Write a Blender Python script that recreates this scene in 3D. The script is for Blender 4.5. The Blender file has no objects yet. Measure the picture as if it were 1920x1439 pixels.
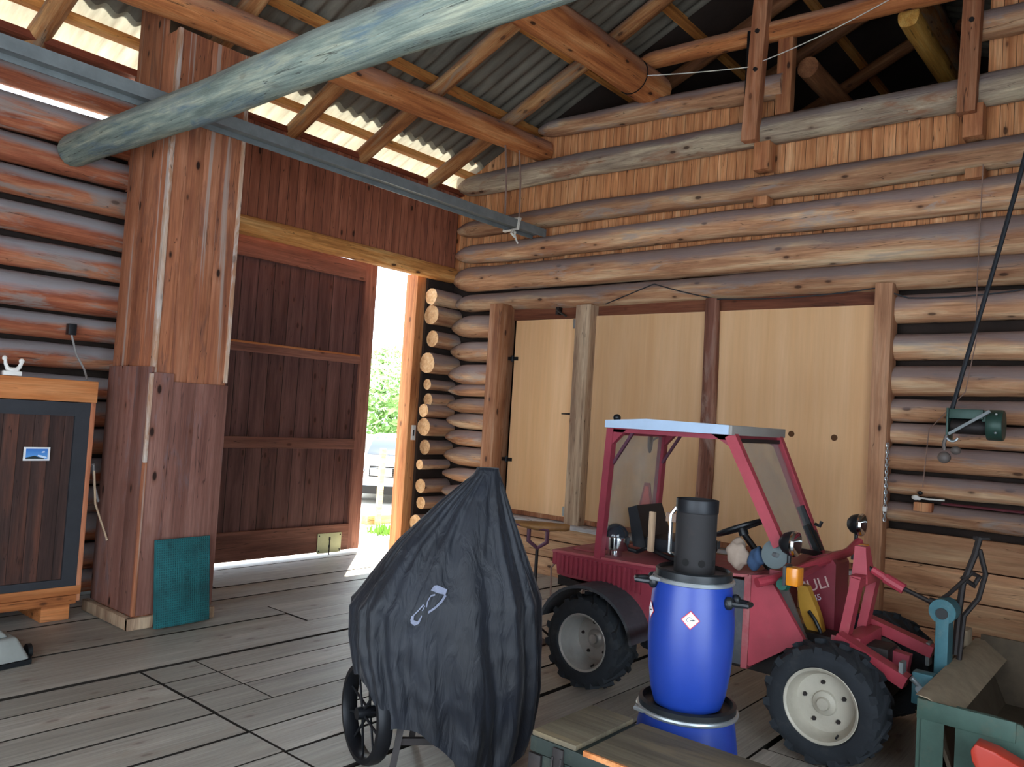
import bpy, bmesh, math, random
from mathutils import Vector, Matrix, noise as mn
from math import sin, cos, pi, radians, sqrt, atan2, hypot
S = 1.2                      # one modelling unit = 1.2 m, applied to everything at the end
scene = bpy.context.scene
COL = scene.collection
WL = {}
R0 = random.Random(7)
V = Vector

# ------------------------------------------------------------------ materials
def hexc(h, a=1.0):
    h = h.lstrip('#'); c = [int(h[i:i+2], 16)/255 for i in (0, 2, 4)]
    return tuple((x/12.92 if x <= .04045 else ((x+.055)/1.055)**2.4) for x in c)+(a,)

class NT:
    def __init__(s, name):
        s.m = bpy.data.materials.new(name); s.m.use_nodes = True
        s.t = s.m.node_tree; s.t.nodes.clear()
        s.out = s.t.nodes.new('ShaderNodeOutputMaterial')
    def n(s, typ, ins=None, **kw):
        nd = s.t.nodes.new(typ)
        for k, v in kw.items(): setattr(nd, k, v)
        for k, v in (ins or {}).items():
            if hasattr(v, 'node'): s.t.links.new(v, nd.inputs[k])
            else: nd.inputs[k].default_value = v
        return nd
    def math(s, op, a, b=0.0, c=None, clamp=False):
        nd = s.t.nodes.new('ShaderNodeMath'); nd.operation = op; nd.use_clamp = clamp
        for i, v in enumerate((a, b) if c is None else (a, b, c)):
            if hasattr(v, 'node'): s.t.links.new(v, nd.inputs[i])
            else: nd.inputs[i].default_value = v
        return nd.outputs[0]
    def ramp(s, fac, stops, interp='LINEAR'):
        nd = s.t.nodes.new('ShaderNodeValToRGB'); s.t.links.new(fac, nd.inputs[0])
        cr = nd.color_ramp; cr.interpolation = interp
        while len(cr.elements) < len(stops): cr.elements.new(.5)
        for e, (p, c) in zip(cr.elements, stops):
            e.position = p; e.color = c if len(c) == 4 else tuple(c)+(1,)
        return nd.outputs[0]
    def mix(s, fac, a, b, mode='MIX'):
        nd = s.t.nodes.new('ShaderNodeMix'); nd.data_type = 'RGBA'; nd.blend_type = mode
        for k, v in ((0, fac), (6, a), (7, b)):
            if hasattr(v, 'node'): s.t.links.new(v, nd.inputs[k])
            else: nd.inputs[k].default_value = v
        return nd.outputs[2]
    def maprange(s, v, a, b, c=0.0, d=1.0):
        nd = s.n('ShaderNodeMapRange', {0: v, 1: a, 2: b, 3: c, 4: d}); return nd.outputs[0]
    def done(s, sh):
        s.t.links.new(sh, s.out.inputs[0]); return s.m

def grey(v): return (v, v, v, 1)

def wood(name, cols, axis='X', fine=1.0, knots=.8, dust_shade=0., dust_shade_col='#9c9190', patch=None, rough=.72, board=None, bump=.35, grainc=.26, cracks=.8, streak=None, spec=.25, island=False):
    N = NT(name)
    tc = N.n('ShaderNodeTexCoord'); oi = N.n('ShaderNodeObjectInfo')
    rnd = N.n('ShaderNodeNewGeometry').outputs['Random Per Island'] if island else oi.outputs['Random']
    off = N.n('ShaderNodeVectorMath', {0: rnd, 1: (37., 53., 71.)}, operation='MULTIPLY')
    P0 = N.n('ShaderNodeVectorMath', {0: tc.outputs['Object'], 1: off.outputs[0]}, operation='ADD').outputs[0]
    P = P0
    bn = None
    if board:
        ax, w = board
        sp = N.n('ShaderNodeSeparateXYZ', {0: tc.outputs['Object']})
        q = N.math('DIVIDE', sp.outputs['XYZ'.index(ax)], w)
        fl = N.math('FLOOR', q); fr = N.math('FRACT', q)
        wn = N.n('ShaderNodeTexWhiteNoise', {'W': N.math('ADD', fl, N.math('MULTIPLY', oi.outputs['Random'], 91.))}, noise_dimensions='1D')
        bn = wn.outputs['Value']
        P = N.n('ShaderNodeVectorMath', {0: P0, 1: N.n('ShaderNodeVectorMath', {0: wn.outputs['Color'], 1: (9., 9., 9.)}, operation='MULTIPLY').outputs[0]}, operation='ADD').outputs[0]
        edge = N.math('MINIMUM', fr, N.math('SUBTRACT', 1., fr))
    def mp(al, ac):
        sc = [ac]*3; sc['XYZ'.index(axis)] = al
        return N.n('ShaderNodeMapping', {0: P, 3: tuple(sc)}).outputs[0]
    nA = N.n('ShaderNodeTexNoise', {'Vector': mp(.55, 6.), 'Scale': 1.6*fine, 'Detail': 6., 'Roughness': .62, 'Distortion': .4}).outputs[0]
    col = N.ramp(nA, [(.3, hexc(cols[0])), (.5, hexc(cols[1])), (.7, hexc(cols[2]))])
    nB = N.n('ShaderNodeTexNoise', {'Vector': mp(1.6, 55.), 'Scale': 1.3*fine, 'Detail': 4., 'Roughness': .7}).outputs[0]
    gm = N.maprange(nB, .3, .7, 1-grainc, 1+grainc*.8)
    col = N.mix(1., col, N.n('ShaderNodeCombineColor', {0: gm, 1: gm, 2: gm}).outputs[0], 'MULTIPLY')
    if patch:
        pc, amt = patch
        nP = N.n('ShaderNodeTexNoise', {'Vector': mp(.9, 4.), 'Scale': 1.4, 'Detail': 5., 'Roughness': .65, 'Distortion': .6}).outputs[0]
        f = N.maprange(nP, .62-amt*.25, .72-amt*.25)
        col = N.mix(f, col, N.mix(.25, hexc(pc), col))
    if streak:
        nS = N.n('ShaderNodeTexNoise', {'Vector': mp(.25, 16.), 'Scale': 1.2, 'Detail': 2.}).outputs[0]
        col = N.mix(N.maprange(nS, .62, .68, 0, .8), col, hexc(streak))
    hgt = nB
    if knots:
        vo = N.n('ShaderNodeTexVoronoi', {'Vector': mp(3.0, 6.6), 'Scale': 1.0})
        pick = N.math('GREATER_THAN', N.n('ShaderNodeSeparateColor', {0: vo.outputs['Color']}).outputs[0], .3)
        kf = N.math('MULTIPLY', N.maprange(vo.outputs['Distance'], .15, .09), pick)
        kf2 = N.math('MULTIPLY', N.maprange(vo.outputs['Distance'], .3, .1, 0, .4), pick)
        col = N.mix(N.math('MULTIPLY', kf2, knots), col, hexc('#6d3a20'))
        col = N.mix(N.math('MULTIPLY', kf, knots), col, hexc('#2a160e'))
    # long drying cracks
    nC = N.n('ShaderNodeTexNoise', {'Vector': mp(.35, 9.), 'Scale': 1.1, 'Detail': 3.}).outputs[0]
    ck = N.maprange(N.math('ABSOLUTE', N.math('SUBTRACT', nC, .55)), .004, .0, 0, cracks)
    col = N.mix(ck, col, hexc('#1c120d'))
    if bn is not None:
        bv = N.maprange(bn, 0, 1, .86, 1.13)
        col = N.mix(1., col, N.n('ShaderNodeCombineColor', {0: bv, 1: N.math('POWER', bv, 1.15), 2: N.math('POWER', bv, 1.25)}).outputs[0], 'MULTIPLY')
        col = N.mix(N.maprange(edge, .03, .01), col, hexc('#1d110b'))
        hgt = N.math('MULTIPLY', hgt, N.maprange(edge, 0, .05))
    if dust_shade:  # greys upward faces: dust plus shade painted onto the tops
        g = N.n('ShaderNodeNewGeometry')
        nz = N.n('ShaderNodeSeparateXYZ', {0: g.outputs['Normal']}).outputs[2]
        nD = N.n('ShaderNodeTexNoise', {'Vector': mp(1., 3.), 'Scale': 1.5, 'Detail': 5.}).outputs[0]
        df = N.math('MULTIPLY', N.maprange(N.math('ADD', nz, N.math('MULTIPLY', N.math('SUBTRACT', nD, .5), 1.3)), -.1, .35), dust_shade)
        col = N.mix(df, col, hexc(dust_shade_col))
    rv = N.maprange(rnd, 0, 1, .82, 1.18)
    col = N.mix(1., col, N.n('ShaderNodeCombineColor', {0: rv, 1: rv, 2: rv}).outputs[0], 'MULTIPLY')
    bp = N.n('ShaderNodeBump', {'Strength': bump, 'Distance': .012, 'Height': hgt})
    b = N.n('ShaderNodeBsdfPrincipled', {'Base Color': col, 'Roughness': rough, 'Normal': bp.outputs[0], 'Specular IOR Level': spec})
    return N.done(b.outputs[0])

def plain(name, c, rough=.5, metal=0., var=.12, sc=6., bump=0., dirt=None, dirtamt=.5, spec=.4, coat=0., alpha=1., wave=None):
    N = NT(name)
    tc = N.n('ShaderNodeTexCoord')
    n1 = N.n('ShaderNodeTexNoise', {'Vector': tc.outputs['Object'], 'Scale': sc, 'Detail': 6., 'Roughness': .65}).outputs[0]
    v = N.maprange(n1, .3, .7, 1-var, 1+var)
    col = N.mix(1., hexc(c), N.n('ShaderNodeCombineColor', {0: v, 1: v, 2: v}).outputs[0], 'MULTIPLY')
    if dirt:
        n2 = N.n('ShaderNodeTexNoise', {'Vector': tc.outputs['Object'], 'Scale': sc*.7, 'Detail': 8., 'Roughness': .72}).outputs[0]
        col = N.mix(N.maprange(n2, .62-.2*dirtamt, .72, 0, .9*dirtamt+.1), col, hexc(dirt))
    ins = {'Base Color': col, 'Roughness': rough, 'Metallic': metal, 'Specular IOR Level': spec, 'Coat Weight': coat, 'Alpha': alpha}
    if bump:
        n3 = N.n('ShaderNodeTexNoise', {'Vector': tc.outputs['Object'], 'Scale': sc*5, 'Detail': 4.}).outputs[0]
        ins['Normal'] = N.n('ShaderNodeBump', {'Strength': bump, 'Distance': .01, 'Height': n3}).outputs[0]
    return N.done(N.n('ShaderNodeBsdfPrincipled', ins).outputs[0])

M = {}
M['log_grey'] = wood('flaking_grey_log', ('#7d6a5c', '#ab9881', '#cfbe9f'), 'X', 1.1, .8, dust_shade=.8, dust_shade_col='#7f7270', patch=('#96664a', .35), bump=.8)
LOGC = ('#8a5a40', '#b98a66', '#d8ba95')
M['log'] = wood('peeled_log', LOGC, 'X', .9, .8, dust_shade=.85, dust_shade_col='#837472', patch=('#a0938a', .25), bump=.5)  # tops darkened beyond dust, so logs read as lit from below
M['log_left'] = wood('peeled_log_red', ('#7a3f2b', '#a25d40', '#bd8361'), 'X', .9, .6, dust_shade=.95, dust_shade_col='#8f8b8d', patch=('#918880', .42), bump=.5)
M['log_end'] = wood('log_end_grain', ('#b98a5c', '#d7ac7d', '#e2c196'), 'X', 2.2, .0, bump=.3)
M['purlin'] = wood('purlin_wood', ('#8b4d2a', '#bb7443', '#d99e68'), 'X', .9, .9, dust_shade=.3, bump=.45)
M['rafter'] = wood('rafter_wood', ('#6f4022', '#a16a3f', '#c69a6a'), 'X', .9, .7, dust_shade=.3, bump=.5, patch=('#8d7a66', .4))
M['batten'] = wood('batten_wood', ('#9b5a2a', '#c98646', '#dda262'), 'X', .9, .5)
M['plank_red'] = wood('red_stained_boards', ('#754434', '#90563f', '#a5664d'), 'Z', .9, .9, board=('X', .13), bump=.25)
M['plank_gable'] = wood('gable_boards', ('#a5673f', '#c98a5b', '#dfae80'), 'Z', .9, .8, board=('Y', .115), bump=.25)
M['pillar'] = wood('pillar_boards', ('#824c37', '#a56747', '#bb7f60'), 'Z', .8, 1., streak='#ab978a', patch=('#7d5141', .35), bump=.3, island=True)
M['pillar_trim'] = wood('worn_corner_trim', ('#8b5a42', '#ae8467', '#c8b19c'), 'Z', .8, .5, patch=('#c6bab0', .6))
M['lintel'] = wood('lintel_wood', ('#8a5228', '#bb8147', '#dfb377'), 'X', .9, .9)
M['door'] = wood('dark_door_boards', ('#4b312c', '#634440', '#78564f'), 'Z', .8, .7, board=('X', .23), bump=.2, rough=.6)
M['door_rail'] = wood('door_rail_wood', ('#5e3c34', '#7c5346', '#926656'), 'X', .8, .6, bump=.2, rough=.6)
M['door_stile'] = wood('door_stile_wood', ('#5e3c34', '#7c5346', '#926656'), 'Z', .8, .6, bump=.2, rough=.6)
M['jamb'] = wood('jamb_wood', ('#8f5230', '#bb7a4a', '#d09764'), 'Z', .8, .6, bump=.2)
M['post'] = wood('post_wood', ('#7f4d32', '#a6714f', '#bf9070'), 'Z', .9, .8, bump=.3)
M['post_grey'] = wood('weathered_post_wood', ('#7d624e', '#a58a70', '#bea68a'), 'Z', .9, .8, bump=.3)
M['plank_hang'] = wood('upright_plank_wood', ('#7a4630', '#9c6444', '#b58262'), 'Z', .9, .6, bump=.3)
M['block'] = wood('block_wood', ('#8f5437', '#b57850', '#c9956b'), 'Z', 1., .9)
M['sill'] = wood('sill_board', ('#8a8380', '#b5aeaa', '#cfc9c4'), 'Y', .8, .3, bump=.2)
M['base'] = wood('base_boards', ('#8f6043', '#b48662', '#cba680'), 'Y', .6, .9, bump=.3, island=True)
M['ply'] = wood('yellow_plywood', ('#d6a573', '#dcae7f', '#e4b98d'), 'Z', .35, .0, bump=.03, rough=.55, cracks=0., grainc=.05)
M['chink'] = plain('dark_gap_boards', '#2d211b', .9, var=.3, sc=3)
M['pole'] = wood('grey_weathered_pole', ('#5b655f', '#7f8a7f', '#a9aa94'), 'X', 1.6, .2, patch=('#5a6f7c', .25), bump=.5, dust_shade=.25, dust_shade_col='#9d9a98')
M['loft'] = wood('shaded_loft_timber', ('#54311e', '#764a2e', '#8c6040'), 'X', .9, .6)  # darker rafter wood: the loft's shade is put into the colour
M['amber'] = wood('lit_amber_timber', ('#a9702f', '#cf9848', '#e2b566'), 'X', .9, .7)  # yellow light on this timber is painted into its colour
M['floor'] = wood('floor_planks', ('#8a8276', '#979085', '#a69f93'), 'X', .7, .4, bump=.3, rough=.45, cracks=.4, patch=('#8f8578', .3), spec=.5, island=True)
M['void'] = plain('dark_underfloor', '#0b0908', .95)
M['trunk'] = wood('trunk_plywood', ('#4b4437', '#605747', '#716854'), 'Y', .9, .1, bump=.15, patch=('#7a6a50', .4), cracks=0.)
M['trunk_green'] = plain('trunk_green_paint', '#202824', .6, var=.2, dirt='#5a5a4a', dirtamt=.4)
M['cab'] = wood('dark_cabinet_boards', ('#2b1f1b', '#45302a', '#6a4030'), 'Z', .6, .4, board=('X', .12), bump=.2)
M['cab_frame'] = plain('cabinet_dark_paint', '#2a2b2f', .6, var=.15)
M['orange_x'] = wood('orange_timber', ('#8f4f28', '#b6703f', '#c68655'), 'X', .8, .7, bump=.25)
M['orange_z'] = wood('orange_timber_upright', ('#8f4f34', '#ad6d4d', '#bd8462'), 'Z', .8, .3, bump=.25)
M['stick'] = wood('pale_stick', ('#9b7f66', '#b79c80', '#c9b197'), 'Z', 1., 0.)
M['steel'] = plain('grey_steel', '#757a7a', .5, .25, var=.18, sc=5, dirt='#8d8f8e', dirtamt=.35)
M['steel_light'] = plain('zinc_steel', '#b9c1c4', .35, .85, var=.1)
M['chrome'] = plain('chrome', '#d9dcde', .12, 1., var=.03)
M['blackmetal'] = plain('black_metal', '#15161a', .45, .3, var=.2)
M['iron'] = plain('dark_iron', '#2c2726', .6, .4, var=.25, dirt='#4a3326', dirtamt=.3)
M['rope'] = plain('brown_rope', '#8a6f63', .9, sc=60)
M['rope_white'] = plain('white_rope', '#d8d2c6', .9, sc=60)
M['cable'] = plain('dark_cable', '#20242a', .6)
M['thread'] = plain('grey_thread', '#8f8b88', .8)
M['red'] = plain('red_paint', '#86303d', .5, var=.12, sc=5, dirt='#8d5f58', dirtamt=.35)
M['red_top'] = plain('dusty_red_paint', '#99494e', .7, var=.14, sc=5, dirt='#a87f78', dirtamt=.55)
M['red_bright'] = plain('bright_red_paint', '#9f3844', .45, var=.12, sc=7, dirt='#9c6a60', dirtamt=.3)
M['tyre'] = plain('tyre_rubber', '#1e2227', .82, var=.25, sc=9, bump=.2, dirt='#4b4a45', dirtamt=.3)
M['rim'] = plain('cream_rim', '#aea797', .5, .1, var=.1, dirt='#7e7363', dirtamt=.3)
M['rim_grey'] = plain('silver_rim', '#a7a49e', .4, .35, var=.12, dirt='#7e7363', dirtamt=.4)
M['fender'] = plain('dark_fender_plastic', '#3a3c40', .6, var=.2, dirt='#6a6661', dirtamt=.4)
M['roofcab'] = plain('pale_blue_roof', '#a9bdd4', .35, var=.05)
M['roofgrey'] = plain('grey_roof_edge', '#8f8a84', .5, var=.05)
M['seat'] = plain('black_vinyl', '#16181d', .5, var=.2)
M['amberlamp'] = plain('amber_lens', '#e08a1e', .25, var=.05, coat=.5)
M['yellow'] = plain('yellow_paint', '#b3852f', .55, var=.15, dirt='#8a6b3a', dirtamt=.4)
M['greymetal'] = plain('dull_grey_plate', '#6d645f', .6, .3, var=.15)
M['triangle'] = plain('faded_red_reflector', '#e0564f', .5, var=.05)
M['teal'] = plain('teal_paint', '#38636b', .55, .2, var=.2, dirt='#7a837e', dirtamt=.35)
M['greenbox'] = plain('grey_green_paint', '#3d544a', .6, .1, var=.18, sc=7, dirt='#6b5b48', dirtamt=.35)
M['rust'] = plain('rusty_box_inside', '#4f4436', .8, .2, var=.25, dirt='#3b2c20', dirtamt=.5)
M['boxdust'] = plain('dusty_box_floor', '#8b7c66', .9, var=.2, sc=9)
M['bluebarrel'] = plain('blue_plastic', '#163281', .38, var=.08, sc=3, spec=.5)
M['blackplastic'] = plain('black_plastic', '#14171a', .4, var=.1)
M['tube'] = plain('sooty_steel', '#151213', .75, .0, var=.25, dirt='#4b3a34', dirtamt=.3)
M['white'] = plain('white_plastic', '#e4e0d8', .5, var=.05)
M['label_white'] = plain('label_white', '#e9e6ea', .5, var=.03)
M['label_red'] = plain('label_red', '#b5232e', .5, var=.03)
M['label_black'] = plain('label_black', '#222426', .5, var=.03)
M['winch'] = plain('dark_green_paint', '#2f4a41', .45, .2, var=.18, dirt='#1f2a26', dirtamt=.4)
M['matgreen'] = None
M['case'] = plain('light_grey_plastic', '#8b8d88', .6, var=.1)
M['leather'] = plain('brown_leather', '#8b6238', .55, var=.2, sc=8)
M['purple_steel'] = plain('purple_red_metal', '#54303f', .5, .2, var=.2)
M['beige'] = plain('beige_cloth', '#9c8a7b', .95, var=.12, bump=.4)
M['bluecloth'] = plain('blue_cloth', '#39506f', .95, var=.2, bump=.4)
M['disc'] = plain('grey_disc', '#6c787a', .6, var=.06)
M['photo_white'] = plain('photo_border', '#dedad8', .5, var=.02)
M['photo_black'] = plain('photo_dark_hill', '#1d2a2c', .5, var=.3)
M['photo_cloud'] = plain('photo_cloud', '#cfdcea', .5, var=.05)
def photo_sky():
    N = NT('photo_blue_sky'); tc = N.n('ShaderNodeTexCoord')
    z = N.n('ShaderNodeSeparateXYZ', {0: tc.outputs['Generated']}).outputs[2]
    c = N.ramp(z, [(0, hexc('#5f9bd3')), (1, hexc('#2f6cb8'))])
    return N.done(N.n('ShaderNodeBsdfPrincipled', {'Base Color': c, 'Roughness': .4}).outputs[0])
M['photo_sky'] = photo_sky()
M['carpaint'] = plain('white_car_paint', '#dfe4ea', .25, var=.02, coat=.6)
M['carglass'] = plain('dark_car_glass', '#1a2129', .08, var=.05)
M['carblack'] = plain('car_black_trim', '#0c0e11', .5, var=.1)
M['gravel'] = plain('pale_gravel', '#8f897d', .95, var=.18, sc=14, bump=.4)
M['leaf'] = plain('shrub_leaf', '#86a860', .6, var=.35, sc=3)
M['grass'] = plain('grass_blade', '#6f9a3c', .7, var=.3, sc=5)
M['paletimber'] = wood('pale_outdoor_timber', ('#b3945f', '#cfb27c', '#dcc596'), 'X', 1., .3)
M['railgrey'] = plain('outdoor_rail', '#8e968d', .6, var=.1)

def mat_grid():
    N = NT('teal_grid_rubber'); tc = N.n('ShaderNodeTexCoord')
    sp = N.n('ShaderNodeSeparateXYZ', {0: tc.outputs['Object']})
    def cell(o, w):
        f = N.math('FRACT', N.math('DIVIDE', o, w)); return N.math('MINIMUM', f, N.math('SUBTRACT', 1., f))
    e = N.math('MINIMUM', cell(sp.outputs[0], .021), cell(sp.outputs[2], .021))
    f = N.maprange(e, .18, .3)
    n1 = N.n('ShaderNodeTexNoise', {'Vector': tc.outputs['Object'], 'Scale': 5., 'Detail': 4.}).outputs[0]
    c1 = N.mix(N.maprange(n1, .35, .65), hexc('#0d4c4e'), hexc('#18666a'))
    col = N.mix(N.math('MULTIPLY', f, .55), c1, hexc('#062b2d'))
    bp = N.n('ShaderNodeBump', {'Strength': .7, 'Distance': .01, 'Height': N.math('SUBTRACT', 1., f)})
    return N.done(N.n('ShaderNodeBsdfPrincipled', {'Base Color': col, 'Roughness': .6, 'Normal': bp.outputs[0]}).outputs[0])
M['matgreen'] = mat_grid()

def cover_mat():
    N = NT('black_cover_fabric'); tc = N.n('ShaderNodeTexCoord')
    n1 = N.n('ShaderNodeTexNoise', {'Vector': tc.outputs['Object'], 'Scale': 4., 'Detail': 6.}).outputs[0]
    n2 = N.n('ShaderNodeTexNoise', {'Vector': N.n('ShaderNodeMapping', {0: tc.outputs['Object'], 3: (9., 9., 2.2)}).outputs[0], 'Scale': 1.6, 'Detail': 5., 'Distortion': 1.2}).outputs[0]
    col = N.mix(N.maprange(n1, .35, .7), hexc('#070a12'), hexc('#0d121d'))
    bp = N.n('ShaderNodeBump', {'Strength': .5, 'Distance': .03, 'Height': n2})
    return N.done(N.n('ShaderNodeBsdfPrincipled', {'Base Color': col, 'Roughness': .55, 'Normal': bp.outputs[0], 'Specular IOR Level': .35, 'Sheen Weight': .12, 'Sheen Roughness': .5}).outputs[0])
M['cover'] = cover_mat()

def sheet_mat(name, trans):
    N = NT(name); tc = N.n('ShaderNodeTexCoord')
    n1 = N.n('ShaderNodeTexNoise', {'Vector': N.n('ShaderNodeMapping', {0: tc.outputs['Object'], 3: (5., .8, .8)}).outputs[0], 'Scale': 1.5, 'Detail': 6., 'Roughness': .65}).outputs[0]
    if trans:
        col = N.mix(N.maprange(n1, .3, .75), hexc('#b9b29c'), hexc('#8a836f'))
        d = N.n('ShaderNodeBsdfDiffuse', {0: col}); t = N.n('ShaderNodeBsdfTranslucent', {0: col})
        return N.done(N.n('ShaderNodeMixShader', {0: .10, 1: d.outputs[0], 2: t.outputs[0]}).outputs[0])
    col = N.mix(N.maprange(n1, .3, .75), hexc('#4c453b'), hexc('#7e7566'))
    return N.done(N.n('ShaderNodeBsdfPrincipled', {'Base Color': col, 'Roughness': .85}).outputs[0])
M['sheet'] = sheet_mat('fibre_cement_sheet', False)
M['sheet_clear'] = sheet_mat('translucent_sheet', True)

def glass_mat():
    N = NT('dusty_clear_pane'); tc = N.n('ShaderNodeTexCoord')
    n1 = N.n('ShaderNodeTexNoise', {'Vector': tc.outputs['Object'], 'Scale': 3., 'Detail': 5.}).outputs[0]
    g = N.n('ShaderNodeBsdfTransparent', {0: (.86, .88, .88, 1)})
    d = N.n('ShaderNodeBsdfPrincipled', {'Base Color': hexc('#b9b4ae'), 'Roughness': .25})
    return N.done(N.n('ShaderNodeMixShader', {0: N.maprange(n1, .3, .7, .12, .3), 1: g.outputs[0], 2: d.outputs[0]}).outputs[0])
M['glass'] = glass_mat()

# ------------------------------------------------------------------ geometry helpers
def tag(o, label=None, cat=None, group=None, kind=None):
    if label: o['label'] = label
    if cat: o['category'] = cat
    if group: o['group'] = group
    if kind: o['kind'] = kind
    return o

def empty(name, loc, label=None, cat=None, group=None, kind=None):
    o = bpy.data.objects.new(name, None); o.empty_display_size = .1
    COL.objects.link(o); o.location = V(loc); WL[o.name] = V(loc)
    return tag(o, label, cat, group, kind)

class MB:
    def __init__(s): s.bm = bmesh.new(); s.mi = 0; s.mats = []
    def _f(s, vs):
        try: f = s.bm.faces.new(vs); f.material_index = s.mi; return f
        except ValueError: return None
    def box(s, a, b, bev=0.):
        a = [min(x, y) for x, y in zip(a, b)], [max(x, y) for x, y in zip(a, b)]
        lo, hi = a
        vs = [s.bm.verts.new((x, y, z)) for x in (lo[0], hi[0]) for y in (lo[1], hi[1]) for z in (lo[2], hi[2])]
        fs = [s._f([vs[i] for i in q]) for q in ((0, 1, 3, 2), (4, 6, 7, 5), (0, 4, 5, 1), (2, 3, 7, 6), (0, 2, 6, 4), (1, 5, 7, 3))]
        if bev:
            es = list({e for f in fs for e in f.edges})
            r = bmesh.ops.bevel(s.bm, geom=es, offset=bev, segments=2, profile=.6, affect='EDGES', clamp_overlap=True)
            for f in r['faces']: f.material_index = s.mi
        return s
    def hexa(s, p):   # 8 points: bottom 4 ring, top 4 ring
        vs = [s.bm.verts.new(q) for q in p]
        for q in ((3, 2, 1, 0), (4, 5, 6, 7), (0, 1, 5, 4), (1, 2, 6, 5), (2, 3, 7, 6), (3, 0, 4, 7)): s._f([vs[i] for i in q])
        return s
    def beam(s, p0, p1, w, h, up=(0, 0, 1)):
        p0, p1 = V(p0), V(p1); d = (p1-p0).normalized(); u = V(up)
        side = d.cross(u).normalized(); u2 = side.cross(d)
        a, b = side*w/2, u2*h/2
        return s.hexa([p0-a-b, p0+a-b, p0+a+b, p0-a+b, p1-a-b, p1+a-b, p1+a+b, p1-a+b])
    def prism(s, poly, vec):
        vec = V(vec); a = [s.bm.verts.new(p) for p in poly]; b = [s.bm.verts.new(V(p)+vec) for p in poly]
        s._f(a[::-1]); s._f(b); n = len(a)
        for i in range(n): s._f([a[i], a[(i+1) % n], b[(i+1) % n], b[i]])
        return s
    def tube(s, pts, r, seg=8, closed=False, cap=True):
        pts = [V(p) for p in pts]; n = len(pts)
        rs = r if isinstance(r, (list, tuple)) else [r]*n
        prev = None; rings = []
        for i, p in enumerate(pts):
            a = pts[(i-1) % n] if (closed or i > 0) else p; b = pts[(i+1) % n] if (closed or i < n-1) else p
            d = (b-a).normalized()
            if prev is None: u = d.orthogonal().normalized()
            else:
                u = prev-d*prev.dot(d)
                u = u.normalized() if u.length > 1e-6 else d.orthogonal().normalized()
            prev = u; w = d.cross(u)
            rings.append([s.bm.verts.new(p+(u*cos(2*pi*k/seg)+w*sin(2*pi*k/seg))*rs[i]) for k in range(seg)])
        m = n if closed else n-1
        for i in range(m):
            A, B = rings[i], rings[(i+1) % n]
            for k in range(seg): s._f([A[k], A[(k+1) % seg], B[(k+1) % seg], B[k]])
        if cap and not closed: s._f(rings[0][::-1]); s._f(rings[-1])
        return s
    def cyl(s, p0, p1, r0, r1=None, seg=16): return s.tube([p0, p1], [r0, r0 if r1 is None else r1], seg)
    def lathe(s, prof, c, axis=(0, 0, 1), seg=32, cap=True):
        c = V(c); ax = V(axis).normalized(); u = ax.orthogonal().normalized(); w = ax.cross(u)
        rings = []
        for r, h in prof:
            rings.append([s.bm.verts.new(c+ax*h+(u*cos(2*pi*k/seg)+w*sin(2*pi*k/seg))*max(r, 1e-4)) for k in range(seg)])
        for A, B in zip(rings, rings[1:]):
            for k in range(seg): s._f([A[k], A[(k+1) % seg], B[(k+1) % seg], B[k]])
        if cap: s._f(rings[0][::-1]); s._f(rings[-1])
        return s
    def sphere(s, c, r, seg=16, rings=10):
        sx = r if isinstance(r, (tuple, list)) else (r, r, r)
        m = Matrix.Translation(V(c)) @ Matrix.Diagonal((sx[0], sx[1], sx[2], 1))
        q = bmesh.ops.create_uvsphere(s.bm, u_segments=seg, v_segments=rings, radius=1, matrix=m)
        for f in {f for v in q['verts'] for f in v.link_faces}: f.material_index = s.mi
        return s
    def build(s, name, mat, parent=None, loc=None, angle=35, rot=None):
        wl = WL[parent.name] if parent else V((0, 0, 0))
        o_w = V(loc) if loc is not None else (wl if parent else V((0, 0, 0)))
        if loc is None and not parent:
            xs = [v.co for v in s.bm.verts]
            if xs:
                o_w = V(((min(p.x for p in xs)+max(p.x for p in xs))/2, (min(p.y for p in xs)+max(p.y for p in xs))/2, min(p.z for p in xs)))
        if rot is None: bmesh.ops.translate(s.bm, verts=s.bm.verts, vec=-o_w)
        bmesh.ops.recalc_face_normals(s.bm, faces=s.bm.faces)
        me = bpy.data.meshes.new(name); s.bm.to_mesh(me); s.bm.free()
        for m in (mat if isinstance(mat, (list, tuple)) else [mat]): me.materials.append(m)
        me.polygons.foreach_set('use_smooth', [True]*len(me.polygons))
        me.set_sharp_from_angle(angle=radians(angle))
        o = bpy.data.objects.new(name, me); COL.objects.link(o)
        if parent: o.parent = parent
        o.location = o_w-wl; WL[o.name] = o_w
        if rot is not None: o.rotation_euler = rot
        return o

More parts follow.
